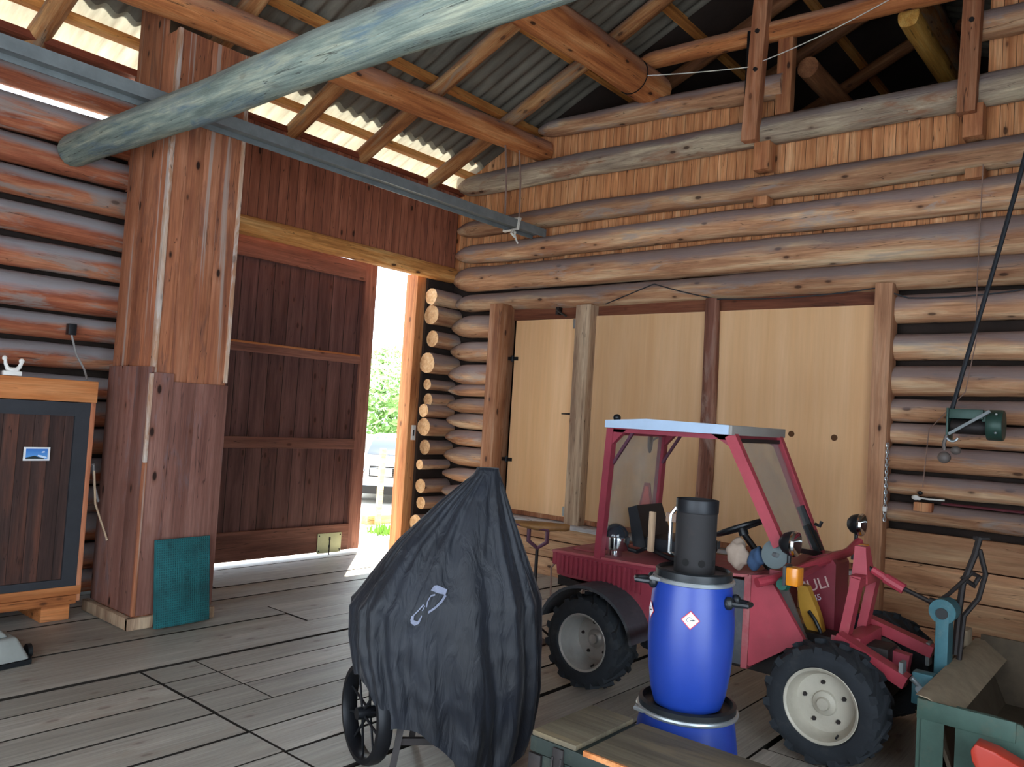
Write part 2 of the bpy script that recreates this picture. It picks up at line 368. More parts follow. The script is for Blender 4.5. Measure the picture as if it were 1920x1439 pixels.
def log(name, p0, p1, r0, r1, mat, parent=None, seed=0, seg=14, tip0=None, tip1=None, rough=.05, square=0., bend=.02, endmat=None):
    """round timber along its own local X axis"""
    p0, p1 = V(p0), V(p1); d = p1-p0; L = d.length
    b = MB(); n = max(8, int(L/.13)); rings = []
    xs = [L*i/n for i in range(n+1)]
    for t, e in ((tip0, 0), (tip1, 1)):
        if t: xs += [(q*t if e == 0 else L-q*t) for q in (.12, .3, .5, .75, 1.)]
    xs = sorted(set(round(x, 4) for x in xs))
    for x in xs:
        f = x/L; r = r0+(r1-r0)*f; k = 1.
        if tip0 and x < tip0: k = min(k, .3+.7*sin(pi/2*x/tip0)**.8)
        if tip1 and L-x < tip1: k = min(k, .3+.7*sin(pi/2*(L-x)/tip1)**.8)
        oy = bend*(mn.noise(V((x*.5, seed*3.1, 1.7)))); oz = bend*(mn.noise(V((x*.5, seed*3.1, 9.7))))
        ring = []
        for j in range(seg):
            a = 2*pi*j/seg; ca, sa = cos(a), sin(a)
            rr = r*k*(1+rough*1.8*mn.noise(V((x*1.3, ca*1.3+seed*7.7, sa*1.3)))+rough*.9*mn.noise(V((x*5., ca*2.5+seed*3.3, sa*2.5+5))))
            if square:
                q = (abs(ca)**4+abs(sa)**4)**-.25; rr *= 1+(q-1)*square
            ring.append(b.bm.verts.new((x, oy+rr*ca, oz+rr*sa)))
        rings.append(ring)
    for A, B in zip(rings, rings[1:]):
        for j in range(seg): b._f([A[j], A[(j+1) % seg], B[(j+1) % seg], B[j]])
    if endmat: b.mi = 1
    b._f(rings[0][::-1]); b._f(rings[-1])
    o = b.build(name, [mat, endmat] if endmat else mat, parent, loc=p0, angle=50, rot=d.to_track_quat('X', 'Z').to_euler())
    return o

def board(name, p0, p1, w, h, mat, parent=None, bev=.006, up=(0, 0, 1)):
    """squared timber along its own local X axis: w sideways, h along up"""
    p0, p1 = V(p0), V(p1); d = p1-p0; L = d.length
    b = MB(); b.box((0, -w/2, -h/2), (L, w/2, h/2), bev)
    x = d.normalized(); z = V(up); y = z.cross(x).normalized(); z = x.cross(y)
    rot = Matrix((x, y, z)).transposed().to_euler()
    return b.build(name, mat, parent, loc=p0, rot=rot)

def text_mesh(txt, size, mat, parent, origin, xdir, ydir, name, ext=.002):
    cu = bpy.data.curves.new('txt', 'FONT'); cu.body = txt; cu.size = size; cu.extrude = ext; cu.align_x = 'CENTER'
    to = bpy.data.objects.new('txt', cu); COL.objects.link(to)
    dg = bpy.context.evaluated_depsgraph_get(); me = bpy.data.meshes.new_from_object(to.evaluated_get(dg))
    bpy.data.objects.remove(to); bpy.data.curves.remove(cu)
    x, y = V(xdir).normalized(), V(ydir).normalized(); z = x.cross(y)
    mt = Matrix((x, y, z)).transposed().to_4x4(); me.transform(mt)
    me.materials.clear(); me.materials.append(mat); me.name = name
    o = bpy.data.objects.new(name, me); COL.objects.link(o)
    wl = WL[parent.name]; o.parent = parent; o.location = V(origin)-wl; WL[o.name] = V(origin)
    return o

def catenary(p0, p1, sag, n=10):
    p0, p1 = V(p0), V(p1)
    return [p0.lerp(p1, i/n)-V((0, 0, sag*4*(i/n)*(1-i/n))) for i in range(n+1)]

# ================================================================== SETTING
# ---- floor: loose planks running along X
b = MB()
ys = [7.62, 7.28, 6.95, 6.6, 6.2, 5.79, 5.5, 5.22, 4.86, 4.57, 4.28, 3.97, 3.64, 3.32, 3.0, 2.68, 2.36, 2.02, 1.7, 1.36, 1.02, .68, .34, 0, -.4, -.8, -1.3]
rf = random.Random(3)
for y1, y0 in zip(ys, ys[1:]):
    cuts = [-1.6]
    if 2.99 < y1 < 4.9: cuts += [2.40]
    elif y1 > 4.9: cuts += [rf.uniform(-.5, .8), 3.9 if int(y1*10) % 2 else 9]
    else: cuts += [rf.uniform(.5, 1.5), rf.uniform(3., 4.5)]
    cuts = [c for c in cuts if c < 7.1]+[7.15]
    for x0, x1 in zip(cuts, cuts[1:]):
        g = rf.choice((.012, .018, .024, .034)) if any(abs(y1-q) < .02 for q in (4.86, 4.28, 3.64, 3.0, 2.36, 1.7, 1.02)) else rf.choice((.004, .006, .012)); dz = rf.uniform(-.008, .0)
        segs = [(x0+.009, x1-.009)]
        if abs(x0-2.40) < .01 and 3.9 < y0 < 4.6: segs = [(2.412, 2.755), (2.765, x1-.005)]
        for q0, q1 in segs: b.box((q0, y0+.003, -.05), (q1, y1-g, dz))
fl = b.build('floor', [M['floor'], plain('dirty_shaded_plank_edge', '#1f1812', .95)]); tag(fl, kind='structure')  # near-black plank sides: grime plus gap shade put into the colour
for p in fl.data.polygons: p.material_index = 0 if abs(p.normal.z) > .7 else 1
b = MB(); b.box((-1.8, -1.5, -.3), (7.3, 7.6, -.07)); tag(b.build('floor_base', M['void']), kind='structure')
# ---- ground outside
b = MB()
n = 40
for i in range(n):
    for j in range(n):
        pass
b.box((-30, 7.63, -.5), (45, 60, -.09)); b.box((12.2, -30, -.5), (45, 7.63, -.1))
tag(b.build('ground', M['gravel']), kind='structure')

# ---- left wall (door side): round logs along X
wl_ = MB(); wl_.box((-1.6, 7.10, 0), (3.38, 7.14, 3.88)); wl_.box((-1.6, 7.08, 4.10), (3.0, 7.12, 4.40))
wall_left = wl_.build('wall_left', M['chink']); tag(wall_left, kind='structure')
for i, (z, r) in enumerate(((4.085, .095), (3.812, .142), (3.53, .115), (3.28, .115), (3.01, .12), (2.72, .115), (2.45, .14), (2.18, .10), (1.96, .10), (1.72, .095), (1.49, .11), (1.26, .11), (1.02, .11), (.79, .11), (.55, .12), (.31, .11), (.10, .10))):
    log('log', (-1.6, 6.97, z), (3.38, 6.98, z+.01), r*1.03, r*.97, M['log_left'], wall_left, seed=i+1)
# stub between door and corner
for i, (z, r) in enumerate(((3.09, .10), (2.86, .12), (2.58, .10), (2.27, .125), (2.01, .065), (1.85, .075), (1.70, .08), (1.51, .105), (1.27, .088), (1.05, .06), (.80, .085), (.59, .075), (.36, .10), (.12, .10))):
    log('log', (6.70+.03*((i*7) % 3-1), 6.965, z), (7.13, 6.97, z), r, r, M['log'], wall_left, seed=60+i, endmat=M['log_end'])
b = MB(); b.box((6.71, 7.07, 0), (7.2, 7.11, 4.45)); b.build('backing', M['chink'], wall_left)
b = MB(); b.box((3.0, 6.95, 3.42), (7.02, 6.99, 4.41)); b.build('board_panel', M['plank_red'], wall_left)
b = MB(); b.box((-1.6, 6.93, 4.41), (7.1, 7.1, 4.47), .005); b.build('wall_plate', wood('plate_board', ('#6a3322', '#8b4730', '#9f5c42'), 'X', .8, .5), wall_left)
# lintel, jamb
t1 = log('trim_1', (3.3, 6.96, 3.375), (7.0, 6.96, 3.40), .095, .095, M['lintel'], None, seed=91, square=.35); tag(t1, kind='structure')
b = MB(); b.box((6.58, 7.12, -.02), (6.76, 7.32, 3.36), .008); jamb = b.build('trim_2', M['jamb']); tag(jamb, kind='structure')
b = MB(); b.box((6.635, 7.108, 1.34), (6.70, 7.121, 1.52), .004); sp_ = b.build('strike_plate', M['white'], jamb)
b = MB(); b.box((6.655, 7.102, 1.39), (6.672, 7.11, 1.46)); b.build('keyhole', M['label_black'], sp_)

# ---- sliding door
b = MB(); b.box((2.3, 7.44, .05), (6.17, 7.47, 3.38)); door = b.build('door_1', M['door']); tag(door, kind='structure')
for x0, x1 in ((2.3, 2.47), (6.01, 6.18)):
    b = MB(); b.box((x0, 7.40, .035), (x1, 7.48, 3.40), .006); b.build('stile', M['door_stile'], door)
for z0, z1 in ((3.18, 3.40), (2.20, 2.30), (1.20, 1.32), (.035, .335)):
    b = MB(); b.box((2.46, 7.402, z0), (6.02, 7.478, z1), .006); b.build('rail', M['door_rail'], door)
b = MB(); b.box((2.46, 7.395, 2.286), (6.0, 7.41, 2.306), .004); b.build('moulding', M['orange_x'], door)
b = MB(); b.box((5.58, 7.392, .02), (5.91, 7.402, .245), .003); pl = b.build('kick_plate', plain('pale_green_plate', '#b9bf9a', .5, .3, var=.08), door)
for x, z in ((5.60, .22), (5.89, .22), (5.60, .05), (5.89, .05)):
    b = MB(); b.cyl((x, 7.388, z), (x, 7.394, z), .008, seg=8); b.build('screw', M['blackmetal'], pl)
b = MB(); b.box((5.735, 7.387, .16), (5.755, 7.394, .20)); b.box((5.735, 7.387, .08), (5.755, 7.394, .11)); b.box((5.74, 7.385, .0), (5.75, 7.394, .17)); b.build('bolt', M['blackmetal'], pl)
b = MB(); b.box((1.8, 7.43, 3.42), (6.9, 7.47, 3.46)); b.build('door_track', M['steel'], door)

b = MB(); b.box((2.2, -1.6, 0), (7.2, -1.5, 5.2)); b.box((-1.7, -1.6, 3.2), (2.2, -1.5, 5.2)); tag(b.build('wall_back_blocker', M['door']), kind='structure')  # unseen wall added to cut the fill light, with a daylight bay
b = MB(); b.box((-1.8, -1.5, 0), (-1.7, -.2, 6.5)); b.box((-1.8, 3.6, 0), (-1.7, 7.6, 6.5)); b.box((-1.8, -.2, 3.3), (-1.7, 3.6, 6.5)); tag(b.build('wall_rear_blocker', M['plank_gable']), kind='structure')  # second added wall out of view; its opening shapes the fill light
# ---- gable wall: round logs along Y
b = MB(); b.box((7.15, -1.4, 3.4), (7.18, 7.14, 4.58)); b.box((7.15, -1.4, 4.58), (7.18, 1.24, 5.45)); b.box((7.15, 3.0, 4.58), (7.18, 7.14, 4.98))
wall_right = b.build('wall_right', M['plank_gable']); tag(wall_right, kind='structure')
b = MB(); b.box((7.16, -1.4, 0), (7.19, 7.14, 3.42)); b.build('backing', M['chink'], wall_right)
XR = 7.05
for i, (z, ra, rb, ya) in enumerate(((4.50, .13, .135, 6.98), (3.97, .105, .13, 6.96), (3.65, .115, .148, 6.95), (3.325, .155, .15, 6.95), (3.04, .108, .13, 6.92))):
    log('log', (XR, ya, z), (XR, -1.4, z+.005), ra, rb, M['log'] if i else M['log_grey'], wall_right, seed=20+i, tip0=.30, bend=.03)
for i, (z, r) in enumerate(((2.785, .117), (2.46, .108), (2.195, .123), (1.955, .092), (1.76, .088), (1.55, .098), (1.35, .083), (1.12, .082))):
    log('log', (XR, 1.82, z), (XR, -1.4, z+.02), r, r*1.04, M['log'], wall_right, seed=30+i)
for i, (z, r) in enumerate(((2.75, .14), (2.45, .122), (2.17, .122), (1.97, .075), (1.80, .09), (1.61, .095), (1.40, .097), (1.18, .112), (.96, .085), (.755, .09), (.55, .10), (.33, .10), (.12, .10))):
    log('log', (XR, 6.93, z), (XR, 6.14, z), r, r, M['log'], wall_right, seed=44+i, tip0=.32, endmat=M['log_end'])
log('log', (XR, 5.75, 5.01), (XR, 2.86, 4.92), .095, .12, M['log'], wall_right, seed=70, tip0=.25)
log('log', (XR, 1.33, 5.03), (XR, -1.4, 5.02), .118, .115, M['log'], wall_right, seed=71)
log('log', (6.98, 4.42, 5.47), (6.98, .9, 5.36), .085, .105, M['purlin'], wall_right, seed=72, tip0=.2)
b = MB(); b.box((7.02, 1.8, .0), (7.06, 6.12, .19), .004); b.box((7.02, 1.8, .2), (7.06, 6.12, .38), .004); b.box((7.02, 1.8, .39), (7.06, 6.12, .56), .004)
b.build('base_board', M['base'], wall_right)
b = MB()
for z0, z1 in ((0, .25), (.26, .50), (.51, .74), (.75, .985)): b.box((6.98, -1.4, z0), (7.03, 1.84, z1), .004)
b.build('base_board', M['base'], wall_right)
b = MB(); b.box((7.03, 1.9, 2.81), (7.06, 6.0, 2.96)); b.build('header_board', wood('header_board', ('#5b3122', '#7a4630', '#8f5b40'), 'Y', .8, .5), wall_right)
b = MB(); b.box((6.80, 4.0, .56), (7.06, 6.14, .605), .006); b.box((6.90, 1.9, .57), (7.06, 4.0, .605), .006)
b.build('window_sill', M['sill'], wall_right)
b = MB(); b.box((6.985, 1.94, .61), (7.03, 5.9, .66), .004); b.build('bottom_rail', M['plank_hang'], wall_right)

# yellow plywood infill and plywood door
for y0, y1, lab in ((3.42, 4.77, 'yellow plywood panel between the grey squared post and the round post'), (1.94, 3.42, 'wide yellow plywood panel with two round holes, behind the tractor windscreen')):
    b = MB(); b.box((7.0, y0, .66), (7.02, y1, 2.82)); o = b.build('plywood_panel', M['ply']); tag(o, lab, 'panel')
    if y0 < 2:
        for y, z in ((2.63, 1.70), (2.26, 1.69)):
            b = MB(); b.lathe([(.027, 0), (.027, .004), (.021, .004), (.021, .001)], (7.0, y, z), (-1, 0, 0), 20); b.build('vent_hole', plain('dark_hole', '#5a3a20', .9), o)
b = MB(); b.box((6.985, 4.98, .66), (7.005, 5.86, 2.80), .003); door2 = b.build('door_2', M['ply']); tag(door2, kind='structure')
for z in (2.36, 1.21):
    b = MB(); b.box((6.965, 5.80, z-.02), (6.985, 5.94, z+.02), .003); b.cyl((6.965, 5.87, z-.035), (6.965, 5.87, z+.035), .012, seg=10); b.build('hinge', M['blackmetal'], door2)
for z in (2.74, .72):
    b = MB(); b.box((6.975, 4.90, z-.05), (6.985, 4.965, z+.05)); b.box((6.972, 4.985, z-.05), (6.984, 5.05, z+.05)); b.cyl((6.968, 4.975, z-.05), (6.968, 4.975, z+.05), .012, seg=10)
    b.build('corner_latch', M['steel_light'], door2)
b = MB(); b.box((6.96, 4.975, 1.72), (6.985, 5.0, 1.80), .003); b.tube([(6.955, 4.99, 1.765), (6.94, 5.03, 1.765), (6.94, 5.11, 1.762)], [.012, .01, .006], 8); b.build('door_handle', M['iron'], door2)
b = MB(); b.box((6.96, 5.25, 2.85), (7.03, 5.29, 2.93)); b.tube([(6.96, 5.27, 2.9), (6.93, 5.2, 2.86), (6.93, 5.12, 2.82)], .012, 8); b.build('hook', M['iron'], door2)

# ---- posts on the gable wall
b = MB(); b.box((6.80, 5.94, .6), (7.06, 6.12, 2.98), .008); tag(b.build('wall_post', M['post']), 'red-brown squared post between the log stack and the narrow plywood door', 'post')
b = MB(); b.box((6.88, 4.77, .6), (7.06, 4.96, 2.93), .012); tag(b.build('wall_post', M['post_grey']), 'weathered grey squared post carrying the plywood door latches', 'post')
o = log('wall_post', (6.95, 3.42, .6), (6.95, 3.42, 2.93), .075, .07, wood('dark_round_post', ('#553226', '#74493a', '#96705e'), 'X', .9, .6, patch=('#8d7468', .4)), None, seed=88); tag(o, 'slim dark round post in the middle of the yellow plywood wall', 'post')
b = MB(); b.box((6.86, 1.81, .3), (7.06, 1.945, 2.98), .008); tag(b.build('wall_post', wood('tan_post_wood', ('#8a5c42', '#b07f5e', '#c79a79'), 'Z', .8, .9, bump=.2)), 'orange squared post between the yellow plywood and the short grey logs', 'post')
# upright planks and spacer blocks high on the gable
o = MB().beam((6.88, 3.10, 4.37), (6.88, 3.04, 5.72), .10, .14, (0, 1, 0)).build('upright_plank', M['plank_hang']); tag(o, 'long red-brown upright plank bolted across the gable logs, left side of the loft opening', 'plank')
for z in (5.02, 5.38):
    b = MB(); b.cyl((6.835, 3.06, z), (6.815, 3.06, z), .022, seg=6); b.build('bolt', M['iron'], o)
b = MB(); b.box((6.86, 3.145, 4.72), (6.92, 3.17, 5.42)); b.build('iron_bar', M['blackmetal'], o)
b = MB(); b.box((6.98, 2.78, 4.62), (7.08, 2.92, 5.36), .006); tag(b.build('upright_plank', M['block']), 'lighter orange upright plank just right of the bolted plank, inside the loft opening', 'plank')
o = MB().beam((6.88, 1.33, 4.28), (6.88, 1.30, 5.75), .10, .13, (0, 1, 0)).build('upright_plank', M['plank_hang']); tag(o, 'red-brown upright plank at the right side of the loft opening', 'plank')
for z in (5.0, 5.32):
    b = MB(); b.cyl((6.835, 1.31, z), (6.815, 1.31, z), .02, seg=6); b.build('bolt', M['iron'], o)
for (y0, y1, z0, z1, lab) in ((2.92, 3.07, 4.10, 4.36, 'tall spacer block under the bolted plank, between the two upper gable logs'),
                              (2.92, 3.05, 3.77, 3.85, 'small spacer block left, between the second and third long gable logs'),
                              (1.22, 1.36, 4.10, 4.36, 'tall spacer block under the right upright plank'),
                              (1.20, 1.33, 3.77, 3.85, 'small spacer block right, under the log below the tall right block')):
    b = MB(); b.box((6.90, y0, z0), (7.05, y1, z1), .006); tag(b.build('spacer_block', M['block']), lab, 'wood block')

# ---- roof
def zr(y): return 4.47+.45*(6.95-y) if y > 2.2 else 4.47+.45*(6.95-4.4+y)
def sheet(name, y0, y1, x0, x1, lift, mat, parent, per=.165, amp=.024):
    b = MB(); nx = int((x1-x0)/per*8); ny = max(2, int(abs(y1-y0)/.5)); rows = []
    for j in range(ny+1):
        y = y0+(y1-y0)*j/ny
        rows.append([b.bm.verts.new((x0+per*i/8, y, zr(y)+lift+amp*cos(2*pi*i/8))) for i in range(nx+1)])
    for A, B in zip(rows, rows[1:]):
        for i in range(nx): b._f([A[i], A[i+1], B[i+1], B[i]])
    return b.build(name, mat, parent, angle=80)
ceiling = sheet('ceiling', 6.72, 2.18, -1.7, 11.6, .19, M['sheet'], None); tag(ceiling, kind='structure')
sheet('translucent_sheet', 7.75, 6.66, -1.7, 7.2, .175, M['sheet_clear'], ceiling)
sheet('corrugated_sheet', 7.75, 6.66, 7.2, 11.6, .19, M['sheet'], ceiling)
sheet('corrugated_sheet', 2.22, -1.6, -1.7, 11.6, .19, M['sheet'], ceiling)

def tagl(o, l, c, g=None): return tag(o, l, c, g)
sheet('loft_shade_sheet', 6.9, 2.2, 7.2, 11.5, .12, M['chink'], ceiling, amp=.0)  # added dark sheet under the roof, painting in the loft's darkness
# purlins along X
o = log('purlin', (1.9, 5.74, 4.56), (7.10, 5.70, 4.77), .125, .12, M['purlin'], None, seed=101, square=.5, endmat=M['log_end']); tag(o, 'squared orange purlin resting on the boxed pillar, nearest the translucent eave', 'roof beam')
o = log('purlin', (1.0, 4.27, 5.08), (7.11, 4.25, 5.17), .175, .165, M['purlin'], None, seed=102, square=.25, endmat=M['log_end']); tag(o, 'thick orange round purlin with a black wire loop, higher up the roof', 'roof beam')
strap = MB(); strap.tube([(6.62, 4.25+.175*cos(2*pi*k/20), 5.15+.175*sin(2*pi*k/20)) for k in range(20)], .006, 6, closed=True)
tag(strap.build('wire_loop', M['blackmetal']), 'thin black wire loop tied round the thick orange purlin', 'wire')
o = log('ridge_beam', (1.0, 2.2, 6.35), (11.4, 2.2, 6.35), .14, .14, M['rafter'], None, seed=103); tag(o, 'round ridge beam at the top of the roof', 'roof beam')
# battens
for i, y in enumerate((6.83, 5.9, 4.97, 4.04, 3.11)):
    lab = ['orange roof batten along the translucent eave strip', 'short-looking orange batten just above the squared purlin', 'orange roof batten midway between the two purlins', 'orange roof batten above the thick round purlin', 'orange roof batten nearest the ridge'][i]
    b = MB(); b.box((-1.6, y-.045, zr(y)+.085), (11.4, y+.045, zr(y)+.155)); tag(b.build('roof_batten', M['batten']), lab, 'roof batten')
# rafters
RL = {2.25: 'round rafter crossing the translucent strip left of the boxed pillar', 3.4: 'round rafter hidden behind the top of the boxed pillar', 4.56: 'first round rafter right of the boxed pillar, crossing the translucent strip',
      5.48: 'second round rafter right of the boxed pillar', 6.57: 'third round rafter right of the boxed pillar, nearest the gable wall', 7.75: 'round rafter in the dark loft just behind the gable wall', 8.9: 'second round rafter in the dark loft', 10.1: 'third round rafter in the dark loft'}
for i, (x, lab) in enumerate(RL.items()):
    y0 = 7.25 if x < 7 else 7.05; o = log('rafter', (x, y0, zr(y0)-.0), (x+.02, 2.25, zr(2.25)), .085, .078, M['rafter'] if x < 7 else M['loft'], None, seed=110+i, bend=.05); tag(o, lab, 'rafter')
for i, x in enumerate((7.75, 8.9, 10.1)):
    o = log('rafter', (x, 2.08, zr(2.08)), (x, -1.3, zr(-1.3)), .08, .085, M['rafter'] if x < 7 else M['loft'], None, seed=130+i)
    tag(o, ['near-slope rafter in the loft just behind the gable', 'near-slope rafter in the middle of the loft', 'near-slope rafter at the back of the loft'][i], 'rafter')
# tie pole
o = log('tie_pole', (2.5, 6.80, 3.60), (2.5, -1.2, 3.53), .125, .135, M['pole'], None, seed=140, rough=.035, seg=18, bend=.03); tag(o, 'long weathered grey-green round pole crossing the whole barn below the roof', 'beam')
# loft behind the gable: floor and walls added to keep daylight out
b = MB(); b.box((7.2, -1.5, 4.0), (11.5, 7.1, 4.05)); tag(b.build('floor_loft_blocker', M['chink']), kind='structure')
b = MB(); b.box((11.5, -1.5, 4.0), (11.55, 7.2, 6.8)); tag(b.build('wall_far_blocker', M['chink']), kind='structure')
b = MB(); b.box((7.2, 7.1, 3.9), (11.5, 7.14, 4.3)); tag(b.build('wall_eave_blocker', M['chink']), kind='structure')
b = MB(); b.box((7.2, -1.55, 3.9), (11.5, -1.5, 6.0)); tag(b.build('wall_near_blocker', M['chink']), kind='structure')
o = log('loft_purlin', (7.12, 1.84, 5.30), (11.4, 1.80, 5.30), .085, .085, M['amber'], None, seed=150, square=.6); tag(o, 'squared purlin coloured amber as if lit, inside the dark loft opening', 'roof beam')
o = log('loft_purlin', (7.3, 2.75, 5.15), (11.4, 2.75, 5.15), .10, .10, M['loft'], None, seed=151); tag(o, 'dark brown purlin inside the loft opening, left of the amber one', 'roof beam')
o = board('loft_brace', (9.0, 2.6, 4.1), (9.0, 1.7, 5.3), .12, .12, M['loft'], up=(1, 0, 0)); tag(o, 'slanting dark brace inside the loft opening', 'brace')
o = log('roof_spar', (5.2, 2.95, 6.0), (7.1, 2.95, 5.95), .06, .06, M['batten'], None, seed=153, square=.6); tag(o, 'short orange spar under the roof above the bolted gable plank', 'roof beam')

# ---- boxed pillar
pil = empty('boxed_pillar', (3.05, 6.1, 0), 'tall red-brown boxed timber pillar with knotty vertical boards beside the sliding door', 'pillar')
X0, X1, Y0, Y1 = 2.78, 3.36, 5.77, 6.45
b = MB()
xs = [X0, X0+.13, X0+.26, X0+.40, X1]
for a, c in zip(xs, xs[1:]): b.box((a+.001, Y0, 0), (c-.001, Y0+.03, 4.44), .003)
b.box((X1-.03, Y0+.03, 0), (X1, Y1, 4.44), .003); b.build('front_boards', M['pillar'], pil)
b = MB()
ysb = [Y0+.03, Y0+.24, Y0+.45, Y1]
for a, c in zip(ysb, ysb[1:]): b.box((X0, a+.001, 0), (X0+.03, c-.001, 4.44 if a < 5.9 else 4.95), .003)
b.box((X0+.03, Y1-.03, 0), (X1, Y1, 4.5)); b.build('side_boards', M['pillar'], pil)
for (xa, ya) in ((X0-.012, Y0-.012), (X1-.02, Y0-.012)):
    b = MB(); b.box((xa, ya, 1.82), (xa+.032, ya+.045, 4.44), .004); b.build('corner_trim', M['pillar_trim'], pil)
b = MB()
for a, c in ((X0-.022, X0+.15), (X0+.151, X0+.33), (X0+.331, X1+.012)): b.box((a, Y0-.024, .09), (c, Y0-.001, 1.80 if a > 2.8 else 1.86), .003)
for a, c in ((Y0-.024, Y0+.22), (Y0+.221, Y0+.46), (Y0+.461, Y1)): b.box((X0-.024, a, .09), (X0-.001, c, 1.90), .003)
b.build('lower_cladding', wood('stained_lower_boards', ('#6b443a', '#82584c', '#946a5d'), 'Z', .8, 1., patch=('#7d6665', .3), bump=.3, island=True), pil)
b = MB(); b.box((X0-.032, Y0-.032, .09), (X0-.004, Y0-.004, 1.2), .004); b.build('corner_trim', M['pillar'], pil)
b = MB(); b.box((X0-.032, Y0-.032, 1.2), (X0-.006, Y0-.006, 1.85), .004); b.build('corner_trim', M['pillar_trim'], pil)
b = MB(); b.box((X0-.07, Y0-.06, 0), (X0-.02, Y1+.03, .085), .008); b.box((X0-.07, Y0-.065, 0), (X1+.02, Y0-.022, .085), .008); b.build('skirting', M['post_grey'], pil)

# ---- steel beam with ropes
sb = MB()
z0, z1, yb, x0, x1 = 3.70, 3.86, 5.62, -1.0, 7.0
sb.box((x0, yb-.10, 3.735), (x1, yb-.09, 3.825)); sb.box((x0, yb+.09, 3.735), (x1, yb+.10, 3.825)); sb.box((x0, yb-.09, 3.775), (x1, yb+.09, 3.785))
sbo = sb.build('steel_beam', M['steel']); tag(sbo, 'long grey steel I-beam hung across the barn under the roof', 'beam')
for x, lab in ((6.62, 'right strand of thin brown rope holding the steel beam end'), (6.38, 'left strand of thin brown rope holding the steel beam end')):
    b = MB(); b.tube([(x, 5.68, 4.72), (x-.005, 5.62, 4.3), (x-.01, 5.60, 3.86)], .011, 6); tag(b.build('rope', M['rope']), lab, 'rope')
b = MB(); yy, hh = .11, .06
b.tube([(6.48, yb-yy, 3.78-hh), (6.50, yb-yy, 3.78+hh), (6.52, yb+yy, 3.78+hh), (6.54, yb+yy, 3.78-hh)], .014, 7, closed=True)
b.tube([(6.50, yb-yy, 3.78-hh), (6.53, yb-yy, 3.78+hh), (6.55, yb+yy, 3.78+hh), (6.51, yb+yy, 3.78-hh)], .012, 7, closed=True)
b.tube([(6.46, yb-.07, 3.70), (6.42, yb-.08, 3.66), (6.46, yb-.09, 3.63), (6.50, yb-.07, 3.69)], .013, 6, closed=True); b.tube([(6.48, yb-.07, 3.69), (6.50, yb-.09, 3.60), (6.53, yb-.09, 3.57)], .009, 6)
tag(b.build('rope_tie', M['rope_white']), 'white rope knotted round the steel beam end', 'rope')
# wires
b = MB(); b.tube(catenary((6.62, 4.08, 5.12), (6.84, 3.1, 5.06), .01)+catenary((6.84, 3.06, 5.08), (6.86, 1.9, 5.37), .03), .005, 5); tag(b.build('wire', M['rope_white']), 'thin pale wire from the thick purlin past the bolted plank', 'wire')
b = MB(); b.tube(catenary((6.93, 4.62, 2.93), (6.90, 4.05, 3.10), .0, 4)+catenary((6.90, 4.03, 3.10), (6.92, 3.36, 2.92), .01)+catenary((6.92, 3.3, 2.92), (6.93, 1.95, 2.95), .03)+catenary((6.9, 1.7, 2.85), (6.9, .3, 3.0), .06), .006, 5); tag(b.build('wire', M['cable']), 'thin dark wire sagging along the top of the yellow panels', 'wire')

# ================================================================== TRACTOR
trac = empty('tractor', (4.88, 2.1, 0), 'small red two-axle tractor with open cab, pale blue roof and slanted windscreen', 'tractor')
def wheel(cx, cy, R, w, rimmat, deep, sgn):
    """sgn = -1: outer face towards -X"""
    rr = R-.022; pr = []
    for h, r in ((.42, .62), (.5, .68), (.52, .80), (.49, .90), (.44, .965), (.3, 1.), (0, 1.0), (-.3, 1.), (-.44, .965), (-.49, .9), (-.52, .8), (-.5, .68), (-.42, .62)): pr.append((r*rr, h*w))
    b = MB(); b.lathe(pr, (cx, cy, R), (1, 0, 0), 48, cap=False)
    n = 15
    for k in range(n):
        for s in (-1, 1):
            a0 = 2*pi*(k+(.25 if s > 0 else -.25))/n; a1 = a0+.36
            p = []
            for (a, h) in ((a0, 0.), (a1, s*w*.5)):
                e = V((0, cos(a), sin(a))); p.append((V((cx+h, cy, R))+e*(rr-.010 if h == 0 else rr-.032), e))
            q0, e0 = p[0]; q1, e1 = p[1]; d = (q1-q0).normalized()
            t0 = V((0, -e0.z, e0.y))*.017; t1 = V((0, -e1.z, e1.y))*.024
            b.hexa([q0-t0, q0+t0, q1+t1, q1-t1, q0-t0*.8+e0*.036, q0+t0*.8+e0*.036, q1+t1*.7+e1*.036, q1-t1*.7+e1*.036])
    ty = b.build('tyre', M['tyre'], trac)
    o = sgn*w
    b = MB(); b.lathe([(.655*rr, .46*o), (.64*rr, .47*o), (.60*rr, .44*o), (.565*rr, .30*o), (.54*rr, (.30-deep*.6)*o), (.50*rr, (.30-deep)*o), (.22*rr, (.30-deep*.95)*o), (.20*rr, (.36-deep)*o), (.12*rr, (.40-deep)*o), (.10*rr, (.46-deep)*o), (.0, (.47-deep)*o)], (cx, cy, R), (1, 0, 0), 40, cap=False)
    rim = b.build('rim', rimmat, ty)
    for k in range(5):
        a = 2*pi*k/5+1.45; c = V((cx+(.30-deep)*o, cy+cos(a)*.36*rr, R+sin(a)*.36*rr))
        b = MB(); b.cyl(c, c+V((sgn*.014, 0, 0)), .013, .010, 6); b.build('wheel_nut', M['iron'], ty)
    b = MB(); b.cyl((cx+sgn*w*.35, cy-.3*rr, R-.44*rr), (cx+sgn*w*.47, cy-.3*rr, R-.46*rr), .006, seg=8); b.build('valve', M['blackplastic'], ty)
    return ty
wheel(4.37, 1.385, .315, .25, M['rim'], .16, -1); wheel(4.37, 2.87, .30, .25, M['rim_grey'], .5, -1)
wheel(5.40, 1.385, .315, .25, M['rim'], .16, 1); wheel(5.40, 2.87, .30, .25, M['rim_grey'], .5, 1)
b = MB()
